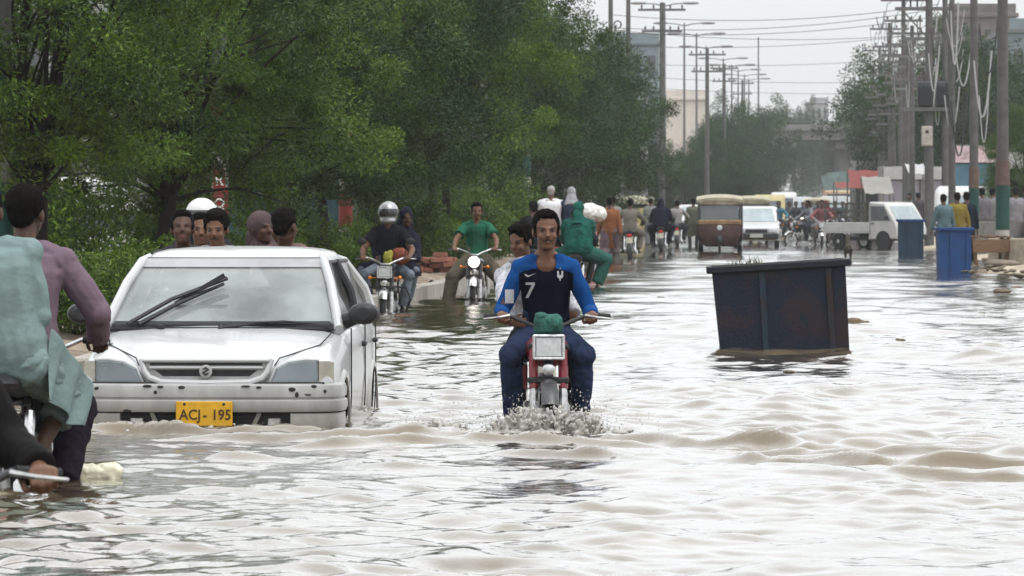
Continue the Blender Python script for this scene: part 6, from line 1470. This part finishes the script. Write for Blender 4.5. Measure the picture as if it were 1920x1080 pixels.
person('passenger in white headscarf over navy on the right of the red cart', at_l(.13, -.60), HEAD_AWAY, **pose(SIT, h=1.68, hair='scarf', hair_m=C((.58, .58, .62)), top=dict(kind='kurta', m=C((.05, .08, .14)), hem=.1), bottom=dict(m=C((.05, .08, .14)))))
person('driver of the red cargo cart, mostly hidden behind its passengers', at_l(0, .55), HEAD_AWAY, **pose(RIDE, pel=(0, -.2, .82), hands=((-.33, .33, 1.0), (.33, .33, 1.0)), feet=((-.2, .2, .3), (.2, .2, .3)), h=1.66, skin=1, q=.014, top=dict(kind='shirt', m=C((.25, .27, .30))), bottom=dict(m=C((.05, .05, .05)))))
sk = MB(); sk.ell((0, 0, .18), (.26, .22, .20)); sk.ell((.2, .05, .15), (.16, .18, .16)); me = remesh(sk, .02, 2, .05, 8, 2); me.materials.append(mat('white_sack', (.62, .62, .60), .8, var=.15))
o = link(bpy.data.objects.new('sack', me)); o.location = at_l(.50, -.7, 1.22); tag(o, 'bulky white sack riding on the right of the red cart', 'sack')
person('barefoot man in orange kurta walking away in the middle distance', on(1143, 137, -.16), HEAD_AWAY + .1, **pose(WALK, h=1.74, skin=1, q=.014, top=dict(kind='kurta', m=C((.42, .16, .07), 'orange_kurta'), hem=.15), bottom=dict(m=C((.30, .22, .26)), len=.4, loose=.8), shoes=False))
def biker(label, px, D, rz, shirt, pants=(.06, .06, .07), paint=BLK, hair='short', hair_m=None, skin=1, kind='shirt', lit=False, z=-.12, group=None, blabel=None, q=.017, h=1.72, sleeve=1.0, lamp='round'):
    bk = motorcycle(blabel, on(px, D, z), rz, paint, group and group + ' motorcycles', lamp, lit, detail=False)
    person(label, bk.location, rz, **pose(RIDE, h=h, skin=skin, q=q, hair=hair, hair_m=hair_m, top=dict(kind=kind, m=C(shirt), sleeve=sleeve, hem=.1), bottom=dict(m=C(pants), loose=.5), group=group))
    return bk
biker('man in beige kameez riding away right of the orange kurta', 1182, 143, HEAD_AWAY, (.27, .245, .21), (.27, .245, .21), kind='kurta', blabel='black motorcycle under the man in beige kameez', q=.014)
bkn = biker('rider hidden in front of the navy cloaked passenger', 1240, 164, HEAD_AWAY, (.20, .20, .21), blabel='motorcycle under the navy cloaked figure')
person('figure in a navy cloak on the back of a motorcycle riding away', bkn.location, HEAD_AWAY, **pose(PILL, h=1.72, skin=1, q=.016, hair='hood', hair_m=C((.018, .022, .045)), top=dict(kind='kurta', m=C((.018, .022, .045)), hem=.2), bottom=dict(m=C((.02, .02, .04))), bulk=1.12))
biker('rider in off-white shirt riding away left of the auto rickshaw', 1270, 182, HEAD_AWAY, (.45, .44, .42), blabel='motorcycle under the rider in off-white shirt')
person('man in olive shirt walking beside the auto rickshaw', on(1300, 186, -.12), HEAD_AWAY, **pose(WALK, h=1.72, skin=1, q=.017, top=dict(kind='kurta', m=C((.17, .18, .13)), hem=-.2), bottom=dict(m=C((.05, .05, .055)))))
biker('rider in light blue shirt to the right of the far white hatchback', 1460, 218, HEAD_TO, (.10, .27, .38), (.12, .14, .17), blabel='motorcycle under the rider in light blue shirt', skin=1)
bkr = biker('rider in pinkish red shirt facing the camera left of the pickup', 1541, 186, HEAD_TO, (.38, .17, .17), (.30, .28, .28), blabel='motorcycle under the rider in pinkish red shirt', lit=False, lamp='rect')
bks = biker('rider in grey shirt turning across the road left of the pickup', 1512, 190, HEAD_TO - 1.0, (.30, .32, .36), (.07, .08, .10), blabel='motorcycle turned side-on left of the pinkish red rider')
bkp = biker('rider in dark red shawl behind the pinkish red rider', 1549, 205, HEAD_TO, (.20, .035, .05), hair='scarf', hair_m=C((.22, .04, .055)), blabel='motorcycle under the rider in dark red shawl')
rs = random.Random(21); G_C = 'far crowd of motorcyclists'
for i, (px, D, col, lab) in enumerate(((1492, 238, (.10, .11, .13), 'dark-clad rider at the left of the far motorcycle crowd'), (1520, 245, (.34, .36, .40), 'pale grey rider in the middle of the far motorcycle crowd'), (1534, 228, (.05, .055, .08), 'dark navy rider left of the red shawl in the far crowd'), (1566, 232, (.08, .08, .10), 'dark rider right of the red shawl in the far crowd'),
                                        (1505, 285, (.10, .13, .18), 'slate blue rider farther back in the crowd'), (1528, 300, (.30, .30, .30), 'light grey rider farther back in the crowd'), (1482, 300, (.16, .08, .08), 'brownish rider farther back on the left'), (1550, 290, (.05, .06, .08), 'black-clad rider farther back on the right'), (1580, 250, (.14, .22, .22), 'green-grey rider next to the red stall canopy'),
                                        (1435, 240, (.12, .12, .14), 'dark rider right behind the far white hatchback'), (1478, 262, (.20, .21, .24), 'grey rider beside the yellow minibus'))):
    biker(lab, px, D, HEAD_TO + rs.uniform(-.15, .15), col, group=G_C, blabel='small distant motorcycle under the ' + lab.split(' in ')[0].split(' at ')[0].split(' left')[0].split(' right')[0].split(' next')[0].split(' beside')[0].split(' farther')[0] + ', ' + ['first', 'second', 'third', 'fourth', 'fifth', 'sixth', 'seventh', 'eighth', 'ninth', 'tenth', 'eleventh'][i] + ' of the crowd', q=.022, lit=(i in (1, 4)))
# ---- people on foot at the right
ST = dict(q=.015)
for px, D, z, rz, col, pan, h_, lab, sk_ in ((1770, 117, 0, .3, (.17, .27, .30), (.17, .27, .30), 1.42, 'child in pale blue kameez behind the bright blue bin', 1), (1795, 119, 0, -.1, (.36, .27, .06), (.25, .22, .18), 1.52, 'boy in yellow shirt behind the bright blue bin', 1), (1813, 121, 0, .2, (.02, .03, .05), (.04, .04, .05), 1.55, 'boy in dark navy behind the bright blue bin', 1),
                                             (1842, 150, .1, .5, (.24, .22, .25), (.22, .21, .24), 1.72, 'man in grey kameez behind the low dark wall', 1), (1860, 153, .1, -.6, (.33, .32, .33), (.10, .10, .11), 1.74, 'man facing left in pale grey behind the low dark wall', 1), (1905, 140, .1, .2, (.36, .35, .38), (.34, .33, .35), 1.74, 'man in white shirt walking away at the right edge', 1), (1925, 148, .1, .4, (.12, .13, .15), (.05, .05, .06), 1.76, 'man in dark shirt cut by the right picture edge', 1),
                                             (1706, 214, .1, PI - .4, (.20, .20, .20), (.18, .18, .18), 1.70, 'man in grey standing before the shuttered shop', 1), (1722, 205, .1, .4, (.10, .09, .10), (.08, .08, .09), 1.70, 'dark figure beside the left transformer pole', 1), (1150, 158, -.1, 0, (.40, .40, .38), (.3, .3, .3), 1.7, 'pale-clad walker in front of the orange kurta', 1), (1220, 190, -.1, 0, (.30, .32, .30), (.2, .2, .2), 1.7, 'grey-green clad walker left of the navy cloaked figure', 1)):
    person(lab, on(px, D, z), rz, **pose(WALK if px in (1905, 1150, 1220) else ST, h=h_, skin=sk_, q=.017, top=dict(kind='kurta', m=C(col), hem=-.15), bottom=dict(m=C(pan), loose=.6)))
# someone inside the white car
cv = Vector((.36, -1.98, .0)); cv.rotate(Euler((0, 0, HEAD_TO)))
person('driver dimly seen through the fogged windscreen of the white car', tuple(Vector(CAR.location) + cv), HEAD_TO, pel=(0, 0, .47), lean=-8, h=1.66, feet=((-.1, .75, .12), (.1, .75, .12)), hands=((-.14, .40, .93), (.14, .40, .93)), top=dict(kind='shirt', m=C((.30, .30, .28))), bottom=dict(m=C((.05, .05, .05))), q=.011, skin=1)
# ================================================================== BINS, SPLASHES, SMALL THINGS
rust = mat('rusty_dark_bin', (.0032, .0085, .022), .55, col2=(.034, .0125, .0070), vscale=2.4, lo=.50, hi=.72, bump=.5, bscale=30, detail=9)
def dump_bin(label, px, D, wd, ztop, m_, m2, tilt=0.0, yaw=0.0, depth=.95, zbot=-.35, taper=.92, name='waste_skip', m3=None, bands_z=()):
    m3 = m3 or m_
    T = thing(name, label, 'skip', (xa(px, D), D + depth / 2, 0), yaw); T.rotation_euler = (0, R(tilt), yaw)
    t_ = .03; W, Dp = wd / 2, depth / 2
    def shell(b):
        H0, H1 = zbot, ztop
        ro = [[(-W * taper, -Dp * taper), (W * .98, -Dp * taper), (W * .98, Dp * taper), (-W * taper, Dp * taper)], [(-W, -Dp), (W, -Dp), (W, Dp), (-W, Dp)]]
        out_ = [[Vector((x_, y, z)) for x_, y in r_] for r_, z in zip(ro, (H0, H1))]; inn = [[Vector((x_ * .95, y * .95, z)) for x_, y in r_] for r_, z in zip(ro, (H0 + .05, H1))]
        b.loft([out_[0], out_[1], inn[1], inn[0]])
    part('bin_body', m_, T, shell, 20)
    for nm, c_, s_ in (('rim', (0, -Dp - .02, ztop), (wd + .10, .05, .065)), ('rim', (0, Dp + .02, ztop), (wd + .10, .05, .065)), ('rim', (-W - .025, 0, ztop), (.05, depth, .065)), ('rim', (W + .025, 0, ztop), (.05, depth, .065))):
        part(nm, m2, T, lambda b: b.box(c_, s_, bev=.008))
    for x_ in (-.13 * wd, .37 * wd): part('stiffener', m3, T, lambda b: b.loft([[Vector((x_ + a, -Dp * k_ - c_, z)) for a, c_ in ((-.03, -.01), (.03, -.01), (.026, .022), (-.026, .022))] for z, k_ in ((zbot, taper), (ztop - .05, 1.0))]))
    for z in bands_z: part('cross_rib', m3, T, lambda b: b.box((0, -Dp * (taper + (1 - taper) * (z - zbot) / (ztop - zbot)) - .004, z), (wd * .9, .022, .035), bev=.006))
    return T
SK = dump_bin('large dark rusty blue waste skip floating tilted in the flood', 1472, 52.3, 1.25, .78, rust, mat('dark_rim', (.005, .007, .012), .5, var=.4, vscale=8), tilt=-3.4, yaw=-.03, m3=mat('worn_blue_rib', (.012, .028, .045), .5, col2=(.028, .011, .006), vscale=3.5, lo=.42, hi=.66))
blue = mat('bright_blue_bin', (.008, .045, .155), .55, var=.2, vscale=5); dblue = mat('dark_blue_bin', (.010, .030, .056), .6, var=.25, vscale=5)
dump_bin('bright blue waste bin standing in the water at the right', 1790, 111, .64, .88, blue, blue, 0, .05, .6, -.35, .93, 'waste_bin')
dump_bin('dull dark blue waste bin in front of the pickup', 1709, 152, .70, .94, dblue, blue, 0, -.05, .6, -.3, .95, 'waste_bin')
# weeds growing on the skip rim
b = MB(); rs = random.Random(2)
for i in range(46):
    x_ = rs.uniform(-.12, .16); y = rs.uniform(-.05, .05); hh = rs.uniform(.05, .15); dx = rs.uniform(-.08, .08)
    b.tube([(x_, y, 0), (x_ + dx * .5, y, hh * .6), (x_ + dx, y + rs.uniform(-.02, .02), hh)], [.005, .004, .001], 4)
o = b.build('weeds', mat('dry_weed', (.09, .095, .04), .8, var=.3)); o.location = (xa(1398, 52.3), 52.35, .745); tag(o, 'tuft of dry weeds on the left of the skip rim', 'weeds', kind='stuff')
# dog wading behind the skip
dg = MB(); dg.loft([ering(Vector((0, y, z)), Vector((1, 0, 0)), Vector((0, 0, 1)), a, c_, 12) for y, z, a, c_ in ((-.30, .42, .05, .06), (-.24, .43, .085, .09), (0, .42, .08, .085), (.22, .41, .095, .12), (.34, .45, .07, .09), (.42, .54, .05, .06))])
dg.tube([(0, .36, .50), (0, .48, .62), (0, .52, .66)], [.065, .055, .05], 8); dg.ell((0, .55, .67), (.055, .075, .055)); dg.tube([(0, .60, .66), (0, .70, .635)], [.035, .022], 8)
for sg in (-1, 1):
    dg.ell((sg * .045, .52, .72), (.015, .02, .035)); dg.tube([(sg * .055, -.20, .40), (sg * .065, -.14, .27), (sg * .065, -.27, .15), (sg * .065, -.25, .0)], [.06, .035, .022, .02], 7); dg.tube([(sg * .06, .26, .36), (sg * .06, .25, .20), (sg * .06, .26, .0)], [.045, .026, .02], 7)
dg.tube([(0, -.29, .44), (0, -.38, .40), (0, -.42, .28)], [.025, .018, .01], 6)
me = remesh(dg, .012, 3); me.materials.append(mat('dark_brown_fur', (.035, .030, .020), .9, var=.4, vscale=12, bump=.6, bscale=60))
T = thing('dog', 'small dark dog wading away just behind the right end of the skip', 'dog', (xa(1590, 134), 134, -.10), HEAD_AWAY); link(bpy.data.objects.new('body', me), T)
# pale foam block floating at lower left
fb = MB(); fb.box((0, 0, 0), (.215, .16, .075), rot=(.12, .08, .3), bev=.012); fb.ell((.06, 0, .02), (.07, .07, .035)); fb.ell((-.07, .01, .01), (.05, .07, .035))
me = remesh(fb, .009, 2, .018, 16, 3); me.materials.append(mat('pale_foam', (.62, .60, .47), .8, var=.18, vscale=14, bump=.5)); o = link(bpy.data.objects.new('foam_block', me)); o.location = (xa(182, 27.6), 27.6, .025); tag(o, 'pale yellow foam block floating beside the two men at lower left', 'foam block')
# floating rubbish
fl = MB(); fl.ell((0, 0, 0), (.11, .08, .05)); fl.ell((.1, 0, -.01), (.12, .05, .03)); me = remesh(fl, .012, 1, .03, 14, 1); me.materials.append(mat('brown_litter', (.12, .09, .06), .9, var=.3))
o = link(bpy.data.objects.new('litter', me)); o.location = (xa(1600, 64.5), 64.5, .0); tag(o, 'brown lump of litter floating right of the skip', 'litter')
rs = random.Random(77)
for i, (px, py) in enumerate(((1880, 548), (1905, 541), (1690, 640), (1240, 560), (1480, 700), (1840, 590))):
    g_ = gp(px, py); l_ = MB(); k_ = rs.uniform(.05, .10) * (2.2 if px > 1870 else 1)
    l_.ell((0, 0, 0), (k_, k_ * .6, k_ * .16)); l_.ell((k_ * .5, .02, .0), (k_ * .6, k_ * .4, k_ * .22)); me = remesh(l_, .01, 1, .02, 18, i); me.materials.append(mat('brown_litter', (.12, .09, .06)))
    o = link(bpy.data.objects.new('litter', me)); o.location = (g_.x, g_.y, .012); o.rotation_euler = (0, 0, rs.uniform(0, 6))
    tag(o, 'small flat scrap of brown litter drifting on the open water', 'litter', 'litter scraps on the water')
# red bricks on the median
brick_m = mat('old_red_brick', (.20, .085, .06), .9, var=.3, vscale=9, bump=.6); bm_ = MB(); bm_.box((0, 0, 0), (.23, .11, .075), bev=.006); bme = bm_.mesh('brick', [brick_m]); rs = random.Random(8)
T = thing('brick_pile', 'heap of old red bricks on the median right of the helmeted rider', 'bricks', on(812, 92, .24))
for i in range(44):
    lay = i // 14; o_ = link(bpy.data.objects.new('brick', bme), T); o_.location = (rs.uniform(-.50, .50) * (1 - lay * .2), rs.uniform(-.3, .3), .05 + lay * .08); o_.rotation_euler = (rs.uniform(-.2, .2), rs.uniform(-.2, .2), rs.uniform(0, 3))

# ---- spray
FOAM = bpy.data.materials.new('muddy_spray'); FOAM.use_nodes = True; p = FOAM.node_tree.nodes['Principled BSDF']
p.inputs['Base Color'].default_value = (.86, .83, .78, 1); p.inputs['Roughness'].default_value = .12; p.inputs['IOR'].default_value = 1.33; p.inputs['Transmission Weight'].default_value = .62
def splash(label, c, jets, drops, seed, spread, hmax):
    rs = np.random.default_rng(seed); b = MB()
    for i in range(jets):
        x0 = rs.normal(0, spread * .42); y0 = rs.normal(0, .10); hh = hmax * rs.uniform(.25, 1) * math.exp(-(x0 / spread) ** 2 * .8); out_ = x0 * .45 + rs.normal(0, .05)
        pts = [(x0 + out_ * t * .35, y0 - .06 * t, -.03 + hh * (1 - (1 - t) ** 2)) for t in np.linspace(0, 1, 6)]
        b.tube(pts, [.019, .018, .015, .012, .009, .004], 6)
        for t in rs.uniform(.3, 1, 5): b.ell(Vector(pts[min(5, int(t * 5))]) + Vector(tuple(rs.normal(0, .018, 3))), tuple(rs.uniform(.006, .017, 3)), 6, 4)
    for i in range(int(jets * .35)): b.ell((rs.normal(0, spread * .6), rs.normal(-.02, .16), .0), (rs.uniform(.02, .06), rs.uniform(.03, .07), rs.uniform(.006, .022)), 8, 6)
    me = remesh(b, .0065, 2, .008, 40, seed); T = thing('water_splash', label, 'splash', c, 0); me.materials.append(FOAM); o_ = link(bpy.data.objects.new('spray_sheet', me), T); o_['kind'] = 'stuff'
    d = MB()
    for i in range(drops):
        x0 = rs.normal(0, spread * .75); z0 = abs(rs.normal(0, hmax * .55)) + .01; r_ = .0014 + .0040 * rs.random() ** 2.5
        d.ell((x0, rs.normal(-.05, .16), z0), (r_, r_, r_ * rs.uniform(.8, 1.6)), 5, 4)
    d_ = d.build('droplets', FOAM, T, 80); d_['kind'] = 'stuff'
    return T
splash('muddy splash thrown up by the front wheel of the central motorcycle', (xa(1025, 33.35), 33.30, 0), 330, 1300, 5, .34, .18)
splash('small brown splash beside the right front wheel of the white car', (xa(820, 33.3), 33.3, 0), 70, 300, 6, .18, .085)
splash('low wash of foam along the bumper of the white car', (xa(380, 33.6), 33.62, 0), 60, 60, 7, .62, .028)
splash('thin splash trailing from the rear wheel of the white car', (xa(690, 36.2), 36.2, 0), 26, 60, 9, .10, .05)
# ================================================================== HAZE
b = MB(); b.box((40, 330, 8.5), (900, 1000, 19.2))
hz = b.build('haze', [], None, 0); hz['kind'] = 'stuff'; hz['label'] = 'pale humid haze over the whole flooded street'; hz['category'] = 'haze'
m = bpy.data.materials.new('haze'); m.use_nodes = True; n = m.node_tree; n.nodes.clear()
o = n.nodes.new('ShaderNodeOutputMaterial'); pv = n.nodes.new('ShaderNodeVolumePrincipled')
pv.inputs['Color'].default_value = (0.86, 0.92, 0.96, 1); pv.inputs['Density'].default_value = 0.00021; pv.inputs['Anisotropy'].default_value = 0.2
n.links.new(pv.outputs[0], o.inputs['Volume']); hz.data.materials.append(m)

bpy.data.scenes.remove(TMP)    # the side workbench scene
